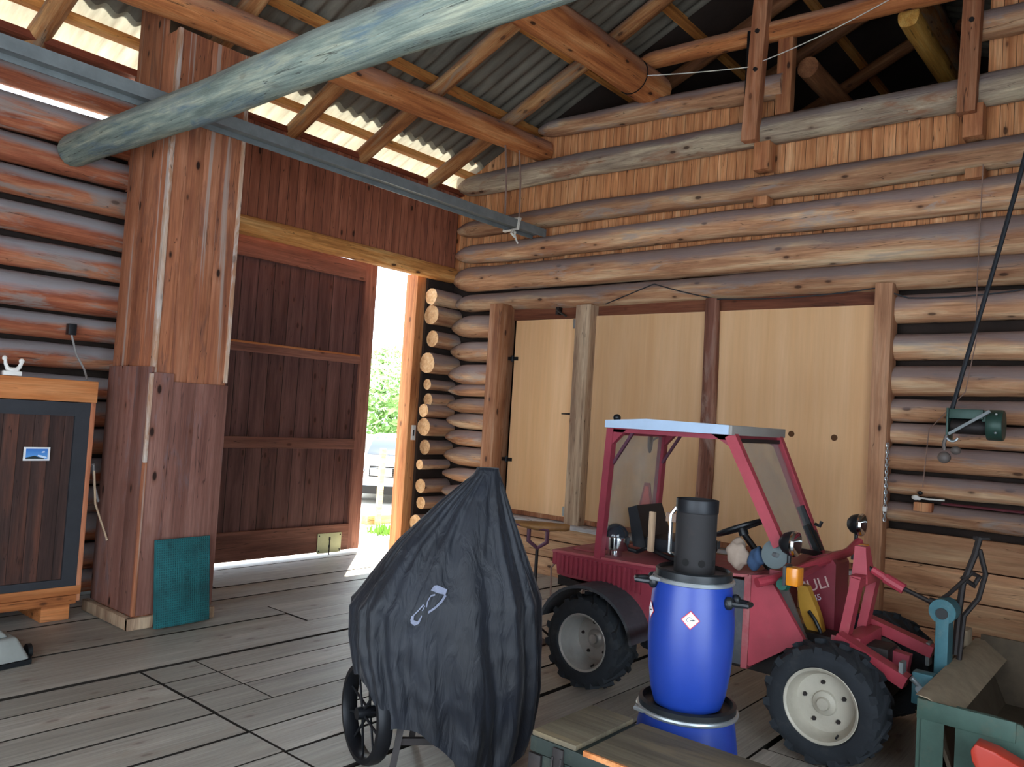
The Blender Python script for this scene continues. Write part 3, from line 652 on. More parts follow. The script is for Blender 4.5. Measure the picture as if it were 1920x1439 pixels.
for y in (1.385, 2.87): b.cyl((4.45, y, .31), (5.32, y, .31), .045)
b.box((4.72, 1.2, .26), (5.04, 3.1, .40), .02); b.box((4.78, 1.2, .38), (4.98, 2.0, .55), .02); b.build('chassis', M['iron'], trac)
# hood
def yzprism(b, pts, x0, x1): return b.prism([(x0, y, z) for y, z in pts], (x1-x0, 0, 0))
b = MB(); yzprism(b, [(3.30, .795), (3.27, .64), (3.0, .60), (2.73, .58), (2.56, .45), (2.46, .37), (2.12, .36), (2.12, .845), (2.55, .81)], 4.5, 5.26)
for k in range(17):
    y = 3.22-k*.038; b.box((4.484, y-.008, .655-.002*k), (4.502, y+.008, .772))
b.box((4.49, 3.28, .70), (5.27, 3.31, .80), .006)
hood = b.build('hood', M['red'], trac)
b = MB(); yzprism(b, [(3.31, .80), (2.55, .818), (1.93, .868), (1.90, .875), (1.90, .86), (1.93, .852), (2.55, .803), (3.31, .785)], 4.485, 5.275); b.box((4.6, 2.95, .805), (5.1, 3.22, .815), .004); b.build('deck', M['red_top'], trac)
b = MB(); b.box((4.50, 3.0, .57), (4.56, 3.26, .63)); b.box((4.52, 2.74, .52), (4.60, 2.96, .60)); b.build('bracket', M['iron'], trac)
b = MB(); b.box((4.505, 1.92, .345), (4.53, 2.13, .83), .004); b.build('side_grille', M['fender'], trac)
b = MB(); b.box((4.50, 1.885, .33), (5.26, 1.925, .87), .004); b.build('corner_post', M['red_top'], trac)
b = MB(); yzprism(b, [(1.90, .865), (1.79, .885), (1.565, .56), (1.87, .35), (1.90, .35)], 4.51, 4.545); b.build('front_panel', M['red_bright'], trac)
b = MB(); yzprism(b, [(1.84, .79), (1.74, .80), (1.60, .5), (1.70, .48)], 4.68, 4.70); b.build('inner_plate', M['greymetal'], trac)
b = MB(); ylw = []
for k in range(9):
    t = k/8; ylw.append((1.735-.115*t**1.3+.02*sin(pi*t), .80-.33*t))
ylw2 = [(y-.055-.05*sin(pi*i/8), z) for i, (y, z) in enumerate(ylw)]
yzprism(b, ylw+ylw2[::-1], 4.84, 4.90); b.build('guide_panel', M['yellow'], trac)
b = MB(); yzprism(b, [(1.82, .84), (1.80, .93), (1.62, .99), (1.57, .93), (1.565, .46), (1.63, .45), (1.73, .78)], 5.0, 5.25); con = b.build('front_console', M['red'], trac)
b = MB(); b.tube([(4.83, 1.66, .66), (4.82, 1.62, .62), (4.82, 1.585, .56), (4.82, 1.58, .48)], .011, 8); b.build('hose', M['blackplastic'], trac)
xd = V((0, -1, .42)).normalized(); yd = V((0, .42, 1)).normalized()
text_mesh('MULI', .095, plain('pale_lettering', '#d9b9b0', .6), con, (4.997, 1.692, .755), xd, yd, 'lettering')
text_mesh('45', .05, M['label_white'], con, (4.997, 1.665, .70), xd, yd, 'lettering')
b = MB(); b.beam((4.52, 1.70, .90), (5.28, 1.72, .95), .17, .035); b.build('cowl', M['red'], trac)
# front cross bar, lamps
b = MB(); b.tube([(4.38, 1.80, .855), (4.50, 1.72, .885), (4.9, 1.64, .945), (5.26, 1.58, .98), (5.42, 1.565, 1.035)], .028, 10); b.build('front_bar', M['red_bright'], trac)
for (x, y, z) in ((4.46, 1.625, 1.09), (5.42, 1.555, 1.145)):
    b = MB(); b.lathe([(.0, .085), (.03, .082), (.055, .06), (.068, .025), (.07, 0)], (x, y, z), (0, 1, .0), 24, cap=False); b.cyl((x, y+.03, z-.06), (x, y+.03, z-.11), .012)
    hl = b.build('headlamp', M['blackplastic'], trac)
    b = MB(); b.lathe([(.072, .012), (.074, 0), (.068, -.012), (.06, -.004), (0, .03)], (x, y-.002, z), (0, 1, 0), 24, cap=False); b.build('reflector', M['chrome'], hl)
for (x, y, z) in ((4.40, 1.60, .93), (5.40, 1.545, .985)):
    b = MB(); b.box((x-.05, y-.04, z-.055), (x+.04, y+.03, z+.045), .012); bl = b.build('turn_signal', M['amberlamp'], trac)
    b = MB(); b.box((x-.055, y+.028, z-.06), (x+.045, y+.045, z+.05), .004); b.build('lamp_base', M['fender'], bl)
b = MB(); b.lathe([(0, -.02), (.03, -.02), (.04, .02), (.0, .035)], (4.45, 1.68, .86), (1, 0, 0), 14); b.build('green_cap', plain('green_plastic', '#1d5a4c', .5), trac)
# cab
def post(p0, p1, w, d, nm='cab_post', mt=None): return MB().beam(p0, p1, w, d, (1, 0, 0)).build(nm, mt or M['red'], trac)
for x in (4.5, 5.2):
    post((x, 2.935, .80), (x, 2.89, 1.665), .05, .055)
    post((x, 1.725, .92 if x > 5 else 1.06), (x, 2.05, 1.67), .065, .05, mt=M['red_bright'])
    b = MB(); yzprism(b, [(2.87, 1.66), (2.87, 1.56), (2.77, 1.66)], x-.02, x+.02); b.build('gusset', M['red'], trac)
    b = MB(); yzprism(b, [(2.05, 1.67), (2.03, 1.59), (2.17, 1.67)], x-.02, x+.02); b.build('gusset', M['red'], trac)
    b = MB(); b.beam((x+(.02 if x < 5 else -.02), 2.88, 1.43), (x+(.02 if x < 5 else -.02), 2.73, 1.66), .018, .018, (1, 0, 0)); b.build('brace', M['purple_steel'], trac)
b = MB(); b.box((4.5, 2.86, 1.62), (5.2, 2.91, 1.66)); b.box((4.5, 2.04, 1.63), (5.2, 2.08, 1.67)); b.box((4.48, 2.04, 1.64), (4.52, 2.9, 1.67)); b.box((5.18, 2.04, 1.64), (5.22, 2.9, 1.67)); b.build('roof_frame', M['red'], trac)
b = MB(); prof = [(2.91, 1.668), (2.91, 1.715), (2.60, 1.738), (2.04, 1.728), (2.035, 1.672)]; yzprism(b, prof, 4.44, 5.26); rf_ = b.build('cab_roof', M['roofcab'], trac)
b = MB(); b.box((4.435, 2.018, 1.670), (5.265, 2.040, 1.728), .004); b.build('roof_front_edge', M['roofgrey'], rf_)
b = MB(); b.sphere((4.52, 2.87, 1.735), (.026, .026, .024)); b.build('roof_knob', M['blackplastic'], rf_)
b = MB(); b.hexa([(4.545, 1.742, 1.05), (5.185, 1.73, .95), (5.185, 1.736, .95), (4.545, 1.748, 1.05), (4.545, 2.035, 1.645), (5.185, 2.035, 1.645), (5.185, 2.041, 1.645), (4.545, 2.041, 1.645)])
ws = b.build('windscreen', M['glass'], trac)
b = MB()
b.beam((4.545, 1.735, 1.05), (4.545, 2.03, 1.645), .03, .025, (1, 0, 0)); b.beam((5.19, 1.72, .95), (5.19, 2.03, 1.645), .03, .03, (1, 0, 0)); b.beam((4.54, 2.03, 1.64), (5.2, 2.03, 1.64), .025, .025); b.beam((4.54, 1.735, 1.05), (5.2, 1.725, .95), .03, .03)
b.beam((5.18, 1.73, .97), (5.18, 1.86, 1.24), .045, .05, (1, 0, 0)); b.build('windscreen_seal', M['blackplastic'], ws)
b = MB(); b.beam((5.10, 1.80, 1.13), (5.12, 1.72, .97), .03, .03, (1, 0, 0)); b.tube([(5.16, 1.76, 1.14), (5.16, 1.73, 1.13), (5.16, 1.72, 1.16)], .012, 6); b.build('wiper', M['blackplastic'], ws)
b = MB(); b.hexa([(4.53, 2.925, .86), (5.17, 2.925, .86), (5.17, 2.93, .86), (4.53, 2.93, .86), (4.53, 2.888, 1.64), (5.17, 2.888, 1.64), (5.17, 2.893, 1.64), (4.53, 2.893, 1.64)]); b.build('rear_window', M['glass'], trac)
b = MB(); b.sphere((5.12, 2.955, 1.58), (.035, .012, .085), 14, 10); b.tube([(5.12, 2.95, 1.58), (5.18, 2.92, 1.62)], .007, 6); b.build('mirror', plain('brown_mirror_back', '#8c6f62', .6), trac)
# seat, steering, lamp
b = MB(); b.box((4.70, 2.36, .87), (5.08, 2.72, .96), .03); b.hexa([(4.70, 2.70, .88), (5.08, 2.70, .88), (5.08, 2.80, .88), (4.70, 2.80, .88), (4.72, 2.80, 1.155), (5.06, 2.80, 1.155), (5.06, 2.87, 1.13), (4.72, 2.87, 1.13)]); b.build('driver_seat', M['seat'], trac)
b = MB(); c = V((4.78, 2.08, 1.10)); ax = V((0, .45, 1)).normalized(); e1 = V((1, 0, 0)); e2 = ax.cross(e1)
b.tube([c+(e1*cos(2*pi*k/28)+e2*sin(2*pi*k/28))*.155 for k in range(28)], .014, 8, closed=True)
for a in (.5, 2.6, 4.7): b.tube([c-ax*.02, c+(e1*cos(a)+e2*sin(a))*.15], .009, 6)
b.cyl(c, c-ax*.05, .03); b.tube([c-ax*.04, V((4.78, 1.86, .84))], .02, 8); b.build('steering_wheel', M['blackplastic'], trac)
b = MB(); b.cyl((4.62, 2.89, .81), (4.62, 2.89, .86), .05); b.lathe([(.088, 0), (.095, .02), (.095, .085), (.088, .09)], (4.62, 2.89, .855), (0, 0, 1), 28); lampo = b.build('work_lamp', M['chrome'], trac)
b = MB(); b.lathe([(.086, .0), (.083, .03), (.06, .062), (.03, .08), (.0, .085)], (4.62, 2.89, .942), (0, 0, 1), 28); b.build('dome', plain('smoked_dome', '#252a31', .12, coat=.5, var=.05), lampo)
b = MB(); b.tube([(4.68, 2.84, .86), (4.72, 2.78, .845), (4.70, 2.70, .88), (4.68, 2.62, .875), (4.66, 2.5, .85), (4.64, 2.38, .84)], .014, 8); b.build('lamp_cable', M['blackplastic'], lampo)
b = MB(); b.prism([(5.22, 3.10, .92), (5.22, 2.96, .92), (5.22, 3.01, 1.245), (5.22, 3.035, 1.245)], (.012, 0, 0)); tri = b.build('rear_reflector', M['triangle'], trac)
b = MB(); b.prism([(5.225, 3.125, .905), (5.225, 2.935, .905), (5.225, 3.0, 1.27), (5.225, 3.045, 1.27)], (.010, 0, 0)); b.build('reflector_border', plain('reflector_border', '#a3433f', .5), tri)
# fender
b = MB(); cy, cz, rr = 2.87, .30, .355; pts = []
for k in range(17):
    a = radians(10+k*(160-8)/16); pts.append((cy-rr*cos(a)*1.03, cz+rr*sin(a)))
inn = [(cy+(y-cy)*.945, cz+(z-cz)*.945) for y, z in pts]
for i in range(16):
    q = [pts[i], pts[i+1], inn[i+1], inn[i]]; b.prism([(4.26, y, z) for y, z in q], (.30, 0, 0))
bmesh.ops.remove_doubles(b.bm, verts=b.bm.verts, dist=.0005)
b.build('fender', M['fender'], trac)
b = MB(); b.tube([(4.98, 3.3, .66), (4.98, 3.36, .5), (4.96, 3.38, .35)], .008, 6); b.build('tow_cable', M['rope'], trac); b = MB(); b.tube([(4.56, 3.31, .72), (4.55, 3.36, .66), (4.56, 3.36, .5), (4.54, 3.34, .38)], .007, 6); b.build('tow_cable', M['rope'], trac)
# three point linkage
b = MB()
for x in (4.72, 5.06):
    b.beam((x, 1.42, .56), (x, 1.36, .92), .05, .085, (1, 0, 0))
b.beam((4.70, 1.37, .90), (5.08, 1.37, .90), .06, .06); b.hexa([(4.8, 1.42, .88), (4.96, 1.42, .88), (4.96, 1.33, .88), (4.8, 1.33, .88), (4.84, 1.42, 1.08), (4.92, 1.42, 1.08), (4.92, 1.36, 1.08), (4.84, 1.36, 1.08)])
b.box((4.68, 1.32, .40), (5.10, 1.42, .60), .015); b.build('lift_tower', M['red_bright'], trac)
for x in (4.60, 5.18):
    b = MB(); b.beam((x, 1.42, .60), (x, 1.06, .45 if x < 5 else .50), .065, .095, (1, 0, 0)); b.beam((x, 1.42, .57), (4.74 if x < 5 else 5.04, 1.42, .53), .07, .07)
    arm = b.build('lift_arm', M['red_bright'], trac)
    b = MB(); b.box((x-.035, 1.075, .42), (x+.035, 1.095, .55)); b.build('clamp', M['steel'], arm)
b = MB(); b.beam((4.9, 1.36, .50), (4.9, 1.12, .47), .10, .07, (1, 0, 0)); b.build('drawbar', M['red'], trac)
b = MB(); b.tube([(4.88, 1.33, .955), (4.88, 1.26, .92)], .022, 8); b.tube([(4.88, 1.26, .92), (4.88, 1.16, .875)], .03, 10); tl = b.build('top_link', M['red_bright'], trac)
b = MB(); b.tube([(4.88, 1.35, .96), (4.88, 1.24, .905)], .016, 8); b.tube([(4.88, 1.16, .878), (4.88, 1.02, .83)], .013, 8); b.tube([(4.88, 1.03, .835), (4.88, .96, .83)], .022, 8); b.build('link_screw', M['iron'], tl)
# things lying in the tractor
b = MB(); b.box((4.635, 2.615, .875), (4.66, 2.655, 1.135), .004); tag(b.build('wooden_stick', M['stick']), 'short flat wooden stick standing before the tractor seat', 'stick')
def blob(name, mat, c, r, seed, lab, cat, amp=.55):
    b = MB(); b.sphere(c, r, 28, 20); cc = V(c)
    for v in b.bm.verts:
        d = v.co-cc; v.co = cc+d*(1+amp*mn.noise(d*18+V((seed*5.3, 0, 0))))
    return tag(b.build(name, mat, angle=60), lab, cat)
blob('work_glove', M['beige'], (4.62, 2.03, .96), (.05, .065, .085), 1, 'crumpled beige work glove heaped beside the tractor steering wheel', 'glove')
blob('rag', M['bluecloth'], (4.62, 1.90, .955), (.045, .05, .07), 2, 'dark blue rag bundled right of the beige glove on the tractor', 'rag')
b = MB(); b.lathe([(0, -.006), (.07, -.006), (.082, 0), (.07, .006), (0, .008)], (4.53, 1.765, 1.005), (-1, .1, .12), 32); dsc = b.build('round_disc', M['disc']); tag(dsc, 'flat grey round disc standing beside the near headlamp', 'disc')
b = MB(); b.cyl((4.52, 1.765, 1.005), (4.505, 1.74, 1.005), .014, seg=10); b.build('hub', M['steel_light'], dsc)
# saddle on a pole behind the tractor
sad = empty('pole_saddle', (4.9, 3.68, 0), 'brown leather saddle seat on a thin iron pole left of the tractor hood', 'saddle')
b = MB(); dirv = V((.45, -.65, -.02)).normalized(); sd = V((0, 0, 1)).cross(dirv).normalized(); p0 = V((4.75, 3.90, .895))
prof = [(.0, .085, .012), (.08, .10, .022), (.18, .095, .034), (.28, .06, .036), (.36, .035, .03), (.41, .028, .03), (.44, .012, .02)]
rings = []
for d, hw, th in prof:
    c = p0+dirv*d+V((0, 0, -.012*sin(d*7))); rings.append([b.bm.verts.new(c+sd*hw*cos(t)+V((0, 0, th*sin(t)))) for t in [2*pi*k/14 for k in range(14)]])
for A, B_ in zip(rings, rings[1:]):
    for k in range(14): b._f([A[k], A[(k+1) % 14], B_[(k+1) % 14], B_[k]])
b._f(rings[0][::-1]); b._f(rings[-1]); b.build('seat', M['leather'], sad, angle=60)
b = MB(); q = p0+dirv*.0+V((0, 0, .0)); b.tube([q+sd*.095, q-sd*.095, q-sd*.06+dirv*.28-V((0, 0, .03)), q+sd*.06+dirv*.28-V((0, 0, .03))], .009, 6, closed=True)
c = p0+dirv*.2
b.tube([c+dirv*-.07+V((0, 0, -.02)), c+dirv*-.07+V((0, 0, -.13)), c+V((0, 0, -.18)), c+dirv*.07+V((0, 0, -.13)), c+dirv*.07+V((0, 0, -.02))], .017, 8); b.build('seat_frame', M['purple_steel'], sad)
b = MB(); pb = V((c.x, c.y, .02)); b.tube([c+V((0, 0, -.17)), V((c.x, c.y, .45)), pb], .013, 8); b.build('pole', M['iron'], sad)
b = MB(); b.tube([pb+V((.1, .1, .0)), pb+V((.1, .1, .12)), pb+V((0, .0, .17)), pb+V((-.1, -.1, .12)), pb+V((-.1, -.1, 0))], .01, 6); b.tube([pb+V((.14, -.1, 0)), pb+V((0, 0, .14)), pb+V((-.12, .12, 0))], .01, 6); b.lathe([(.12, 0), (.12, .012), (0, .012)], (pb.x, pb.y, .0), (0, 0, 1), 20); b.build('foot', M['iron'], sad)

# ================================================================== FRONT BOX (on the linkage)
bx = empty('transport_box', (4.8, .35, 0), 'grey-green steel transport box with rusty inside, coupled in front of the tractor', 'transport box')
xa, xb, yb0, yb1, zt, zb = 4.18, 5.62, .895, -.75, .505, .17
b = MB(); b.box((xa, yb0-.02, zb), (xb, yb0+.02, zt)); b.build('rear_panel', M['greenbox'], bx)
b = MB(); b.hexa([(xa, yb0-.025, zt+.004), (xb, yb0-.025, zt+.024), (xb, yb0-.14, zt-.06), (xa+.02, yb0-.14, zt-.06), (xa, yb0+.03, zt+.012), (xb, yb0+.03, zt+.03), (xb, yb0-.02, zt+.03), (xa, yb0-.02, zt+.012)]); b.build('dusty_ledge', M['boxdust'], bx)
b = MB(); b.prism([(xa, yb0-.14, zb), (xa, .50, zb), (xa, .50, zt-.01), (xa, .60, zt), (xa, yb0-.14, zt)], (.02, 0, 0)); b.prism([(xa, .5, zb), (xa, yb1, zb), (xa, yb1, zt-.16), (xa, .42, zt-.12), (xa, .5, zt-.01)], (.02, 0, 0)); b.build('near_side', M['greenbox'], bx)
b = MB(); b.box((xa-.012, .52, zt-.09), (xa+.0, yb0+.02, zt), .004); b.box((xa-.008, .80, zb), (xa, yb0+.0, zt-.09)); b.build('side_rim', M['greenbox'], bx)
b = MB(); b.box((xb-.02, yb1, zb), (xb, yb0, zt+.06)); b.box((xa+.02, yb1, zb), (xb-.02, yb0, zb+.02)); b.prism([(xa+.02, yb0-.02, zt-.02), (xa+.02, yb0-.14, zb+.02), (xa+.02, yb0-.12, zb+.02), (xa+.02, yb0-.02, zt-.06)], (xb-xa-.04, 0, 0)); b.build('inner_panels', M['rust'], bx)
b = MB(); b.box((xa+.03, yb1+.02, zb+.02), (xb-.5, .62, zb+.05), .008); b.build('floor_dust', M['boxdust'], bx)
b = MB(); b.box((4.82, .92, .30), (4.95, .985, .80), .008); b.lathe([(.0, -.062), (.066, -.062), (.066, .062), (0, .062)], (4.885, .955, .80), (1, 0, 0), 20)
for x in (4.60, 5.18): b.box((x-.04, .93, .36), (x+.04, 1.03, .52), .006)
mast = b.build('coupling_mast', M['teal'], bx)
b = MB(); b.lathe([(.0, -.003), (.03, -.003), (.03, .004), (0, .004)], (4.818, .955, .79), (-1, 0, 0), 18); b.build('pin_hole', M['label_black'], mast)
b = MB(); b.cyl((4.55, .99, .44), (4.66, .99, .44), .02); b.cyl((4.55, 1.03, .49), (4.57, .98, .44), .014); b.build('coupling_pin', M['steel_light'], bx)
b = MB(); b.tube([(5.05, .83, 1.20), (5.05, .85, 1.10), (5.03, .90, .93), (5.02, .91, .80), (5.0, .92, .55)], .017, 8); b.tube([(5.06, .83, 1.13), (5.08, .80, 1.0), (5.08, .83, .86), (5.04, .89, .76), (5.0, .9, .5)], .014, 8)
b.tube([(5.05, .86, 1.0), (4.95, .95, .88), (4.90, .97, .86)], .011, 6); b.tube([(5.02, .90, .97), (5.05, .87, 1.0), (5.08, .83, .98), (5.06, .85, .93)], .016, 6, closed=True); b.tube([(5.05, .86, 1.19), (5.05, .78, 1.2)], .012, 6); b.build('hydraulic_hose', M['iron'], bx)
b = MB(); b.box((5.05, .93, .46), (5.3, .985, .63), .02); b.box((5.36, .92, .5), (5.5, .97, .62), .02); b.build('bracket', M['boxdust'], bx)
for x in (4.3, 5.5):
    b = MB(); b.box((x-.05, .78, 0), (x+.05, .88, zb), .005); b.box((x-.05, yb1+.05, 0), (x+.05, yb1+.15, zb), .005); b.build('skid', M['greenbox'], bx)
b = MB(); yzprism(b, [(.655, .405), (.638, .437), (.56, .425), (.47, .39), (.33, .33), (.33, .10), (.48, .16), (.60, .29), (.648, .36)], 3.95, 4.06); bmesh.ops.bevel(b.bm, geom=b.bm.edges[:], offset=.008, segments=2, profile=.5, affect='EDGES')
b.box((3.96, .36, 0), (4.05, .44, .2), .01)
tag(b.build('plastic_scoop', plain('orange_red_plastic', '#b53a2a', .45, var=.06)), 'orange-red plastic scoop edge in front of the grey-green box, bottom right corner', 'scoop')

# ================================================================== BARRELS
BC = V((2.955, 1.475, 0))
def barrel(name, lab, z0, prof, lid, ring, zr_, handles, labels, rr):
    e = empty(name, (BC.x, BC.y, z0), lab, 'barrel', 'blue plastic barrels in the stack')
    b = MB(); b.lathe(prof, (BC.x, BC.y, z0), (0, 0, 1), 48); body = b.build('body', M['bluebarrel'], e)
    b = MB(); b.lathe(lid, (BC.x, BC.y, z0), (0, 0, 1), 48); b.build('lid', M['blackplastic'], e)
    b = MB(); b.tube([(BC.x+ring*cos(2*pi*k/48), BC.y+ring*sin(2*pi*k/48), z0+zr_) for k in range(48)], .010, 8, closed=True)
    rg = b.build('clamp_ring', M['steel_light'], e)
    a = 2.45; c = V((BC.x+(ring+.006)*cos(a), BC.y+(ring+.006)*sin(a), z0+zr_)); t = V((-sin(a), cos(a), 0))
    b = MB(); b.tube([c-t*.03, c+V((cos(a), sin(a), 0))*.018, c+t*.035, c+V((cos(a), sin(a), 0))*.004], .009, 8, closed=True); b.build('clamp_lever', M['steel_light'], rg)
    for a, z, r in handles:
        d = V((cos(a), sin(a), 0)); t = V((-sin(a), cos(a), 0)); c = V((BC.x, BC.y, z0+z))+d*r
        b = MB(); b.tube([c-t*.035, c-t*.035+d*.04, c-t*.02+d*.075, c+t*.02+d*.075, c+t*.035+d*.04, c+t*.035], .011, 8)
        b.sphere(c-t*.035+d*.01, (.02, .02, .026), 10, 8); b.sphere(c+t*.035+d*.01, (.02, .02, .026), 10, 8); b.build('handle', M['blackplastic'], e)
    for a, z, r, sz in labels:
        d = V((cos(a), sin(a), 0)); t = V((-sin(a), cos(a), 0)); c = V((BC.x, BC.y, z0+z))
        def P(u, v, o):   # wrap on the barrel
            aa = a+u/r; return c+V((cos(aa), sin(aa), 0))*(r+o)+V((0, 0, v))
        def patch(b, pts, o):
            f = b._f([b.bm.verts.new(P(u, v, o)) for u, v in pts]); return f
        def dia(k): return [(0, -k), (k*.5, -k*.5), (k, 0), (k*.5, k*.5), (0, k), (-k*.5, k*.5), (-k, 0), (-k*.5, -k*.5)]
        b = MB(); patch(b, dia(sz), .0016); lb = b.build('hazard_label', M['label_red'], e)
        b = MB(); patch(b, dia(sz*.86), .0024); b.build('label_field', M['label_white'], lb)
        b = MB()
        fish = [(-.55, .02), (-.3, -.09), (-.05, -.05), (.08, -.16), (.06, .0), (-.1, .05), (-.3, .1)]
        patch(b, [(-u*sz, v*sz) for u, v in fish], .0034)
        arc = [(.1+.28*cos(q), .02+.28*sin(q)) for q in [2.4-.42*i for i in range(9)]]
        for (u0, v0), (u1, v1) in zip(arc, arc[1:]):
            n = V((-(v1-v0), u1-u0, 0)).normalized()*.03
            patch(b, [(-(u0-n.x)*sz, (v0-n.y)*sz), (-(u1-n.x)*sz, (v1-n.y)*sz), (-(u1+n.x)*sz, (v1+n.y)*sz), (-(u0+n.x)*sz, (v0+n.y)*sz)], .0034)
        b.build('pictogram', M['label_black'], lb)
    return e
av = atan2(-BC.y, -BC.x)   # direction from barrel to the viewer
barrel('blue_barrel', 'large blue plastic barrel on the floor, under the other barrel', 0.,
       [(.165, 0), (.19, .012), (.205, .06), (.21, .25), (.204, .42), (.19, .53), (.183, .57), (.183, .60)],
       [(.183, .585), (.19, .59), (.19, .622), (.176, .628), (.17, .606), (.04, .606), (0, .606)], .190, .592, ((av+.42, .475, .195), (av+.42+pi, .475, .195)), (), .2)
barrel('blue_barrel', 'smaller blue plastic barrel standing on the lid of the larger one', .607,
       [(.115, 0), (.132, .006), (.145, .05), (.16, .14), (.167, .25), (.167, .33), (.160, .43), (.150, .475), (.149, .50)],
       [(.149, .486), (.15, .49), (.15, .528), (.14, .534), (.135, .52), (.03, .52), (0, .52)], .152, .492, ((av+1.15, .43, .155), (av-1.45, .475, .15)),
       ((av-.02, .365, .1655, .036), (av-1.25, .365, .1655, .036)), .167)
ct = empty('chimney_starter', (BC.x, BC.y, 1.127), 'sooty dark steel tube with round holes standing on top of the barrels', 'chimney starter')
b = MB(); b.lathe([(.080, 0), (.0805, .01), (.0805, .235), (.083, .237), (.083, .288), (.079, .288), (.079, .01)], (BC.x, BC.y, 1.127), (0, 0, 1), 40, cap=False); b.build('tube', M['tube'], ct)
b = MB(); b.lathe([(.0835, .238), (.0842, .24), (.0842, .286), (.0835, .288)], (BC.x, BC.y, 1.127), (0, 0, 1), 40, cap=False); b.build('rim_band', M['blackmetal'], ct)
for k in range(8):
    a = av+.35+2*pi*k/8; d = V((cos(a), sin(a), 0)); t = V((-sin(a), cos(a), 0)); c = V((BC.x, BC.y, 1.127+.045))+d*.0812
    b = MB(); b._f([b.bm.verts.new(c+t*.0145*cos(q)+V((0, 0, .0145*sin(q)))) for q in [2*pi*i/16 for i in range(16)]]); b.build('air_hole', M['void'], ct)
b = MB(); a = av-1.5; d = V((cos(a), sin(a), 0)); c = V((BC.x, BC.y, 1.127))+d*.081; b.tube([c+V((0, 0, .06)), c+d*.02+V((0, 0, .07)), c+d*.02+V((0, 0, .22)), c+V((0, 0, .25))], .009, 8); b.box(c+d*.005+V((-.012, -.012, .19)), c+d*.03+V((.012, .012, .225))); b.build('handle', M['chrome'], ct)
b = MB(); a = av+1.5; d = V((cos(a), sin(a), 0)); c = V((BC.x, BC.y, 1.127))+d*.08; b.box(c+V((-.008, -.008, .10)), c+d*.02+V((.008, .008, .13))); b.build('bracket', M['blackplastic'], ct)

# ================================================================== WOODEN TRUNK
tr = empty('trunk', (2.46, 1.25, 0), 'brown plywood trunk with dark green sides and metal latches, in front of the blue barrels', 'trunk')
x0, x1, y0, y1, zt = 2.275, 2.655, .72, 1.725, .60
b = MB(); b.box((x0+.008, y0+.008, 0), (x1-.008, y1-.008, zt-.07), .004); b.build('base', M['trunk_green'], tr)
b = MB(); b.box((x0, y0, zt-.065), (x1, y1, zt-.012), .004); ld = b.build('lid', M['trunk_green'], tr)
b = MB(); b.box((x0+.004, 1.535, zt-.012), (x1-.004, y1-.004, zt+.006), .003); b.box((x0+.004, y0, zt-.012), (x1-.004, 1.505, zt), .003); b.build('lid_board', M['trunk'], ld)
b = MB(); b.box((x0-.004, y0, zt-.014), (x0+.006, 1.50, zt+.003)); b.build('edge_strip', M['orange_x'], ld)
for y in (1.60, 1.0):
    b = MB(); b.box((x0-.010, y-.022, zt-.12), (x0+.002, y+.022, zt-.02), .004); b.tube([(x0-.012, y-.018, zt-.05), (x0-.018, y-.018, zt-.10), (x0-.018, y+.018, zt-.10), (x0-.012, y+.018, zt-.05)], .004, 6); b.build('latch', M['iron'], tr)
b = MB(); b.box((x0-.004, y1-.05, .02), (x0+.01, y1+.003, zt-.07), .003); b.box((x0-.004, y1-.004, .3), (x0+.1, y1+.004, .34)); b.build('corner_guard', M['iron'], tr)

# ================================================================== COVERED GRILL CART
vx, rx = V((.7071, .7071, 0)), V((.7071, -.7071, 0))
D0 = 4.02
gr = empty('covered_cart', (vx*D0+rx*.1), 'wheeled cart hidden under a tall pointed black fabric cover', 'covered cart')
def interp(t, tab):
    for (a, p), (c, q) in zip(tab, tab[1:]):
        if t <= c: return p+(q-p)*max(0, (t-a))/(c-a)
    return tab[-1][1]
SL = [(0, -.27), (.2, -.30), (.40, -.335), (.60, -.375), (.745, -.378), (.785, -.345), (.90, -.268), (1.05, -.165), (1.25, .02), (1.36, .14), (1.40, .185), (1.435, .20), (1.47, .2)]
SR = [(0, .50), (.2, .55), (.4, .572), (.6, .57), (.8, .556), (1.05, .452), (1.3, .355), (1.42, .312), (1.47, .305)]
def cover_pt(u, k, off=0.):
    cu, su = cos(u), sin(u)
    e = .75; px_ = math.copysign(abs(cu)**e, cu); py_ = math.copysign(abs(su)**e, su)
    s_est = -.36+.92*(px_*.5+.5)
    hem = interp(s_est, [(-.36, .44), (-.26, .40), (-.19, .235), (-.02, .22), (.08, .17), (.2, .07), (.4, .035), (.56, .10)])+.012*sin(9*u)
    z = hem+(1.435-hem)*k
    l, r_ = interp(z, SL), interp(z, SR)
    c, h = (l+r_)/2, (r_-l)/2
    dep = interp(z, [(0, .30), (.4, .30), (.8, .27), (1.05, .18), (1.3, .09), (1.44, .035)])
    fold = (1-k)**.6*min(1, k*8+.35)*(.016*sin(11*u+3*sin(2.2*u)+2*k)+.012*sin(19*u+4*k+2*sin(3*u)))*(1 if k < .95 else 0)
    fold += .022*mn.noise(V((cu*2.2+4, su*2.2, z*2.6)))*(1-k)
    # taut diagonal folds falling from the peak
    fold += .010*sin(26*(u+.5*k)+3*mn.noise(V((cu*2, su*2, k*2))))*(.3+.7*k)*(1-k)*1.6
    rid = mn.noise(V((cu*3.4+11, su*3.4, k*1.1))); rid2 = mn.noise(V((cu*7+31, su*7, k*1.6)))
    fold += (1-k)**.5*(.035*(.3-abs(rid))+.018*(.3-abs(rid2)))*(1 if k < .97 else 0)
    cr = mn.noise(V((px_*5+z*4, py_*5-z*2, z*7))); fold += .012*(.25-abs(cr))*(1-k)
    p = rx*(c+px_*(h+fold*.5+off))+vx*(D0+py_*(dep+fold+off))
    return V((p.x, p.y, z))
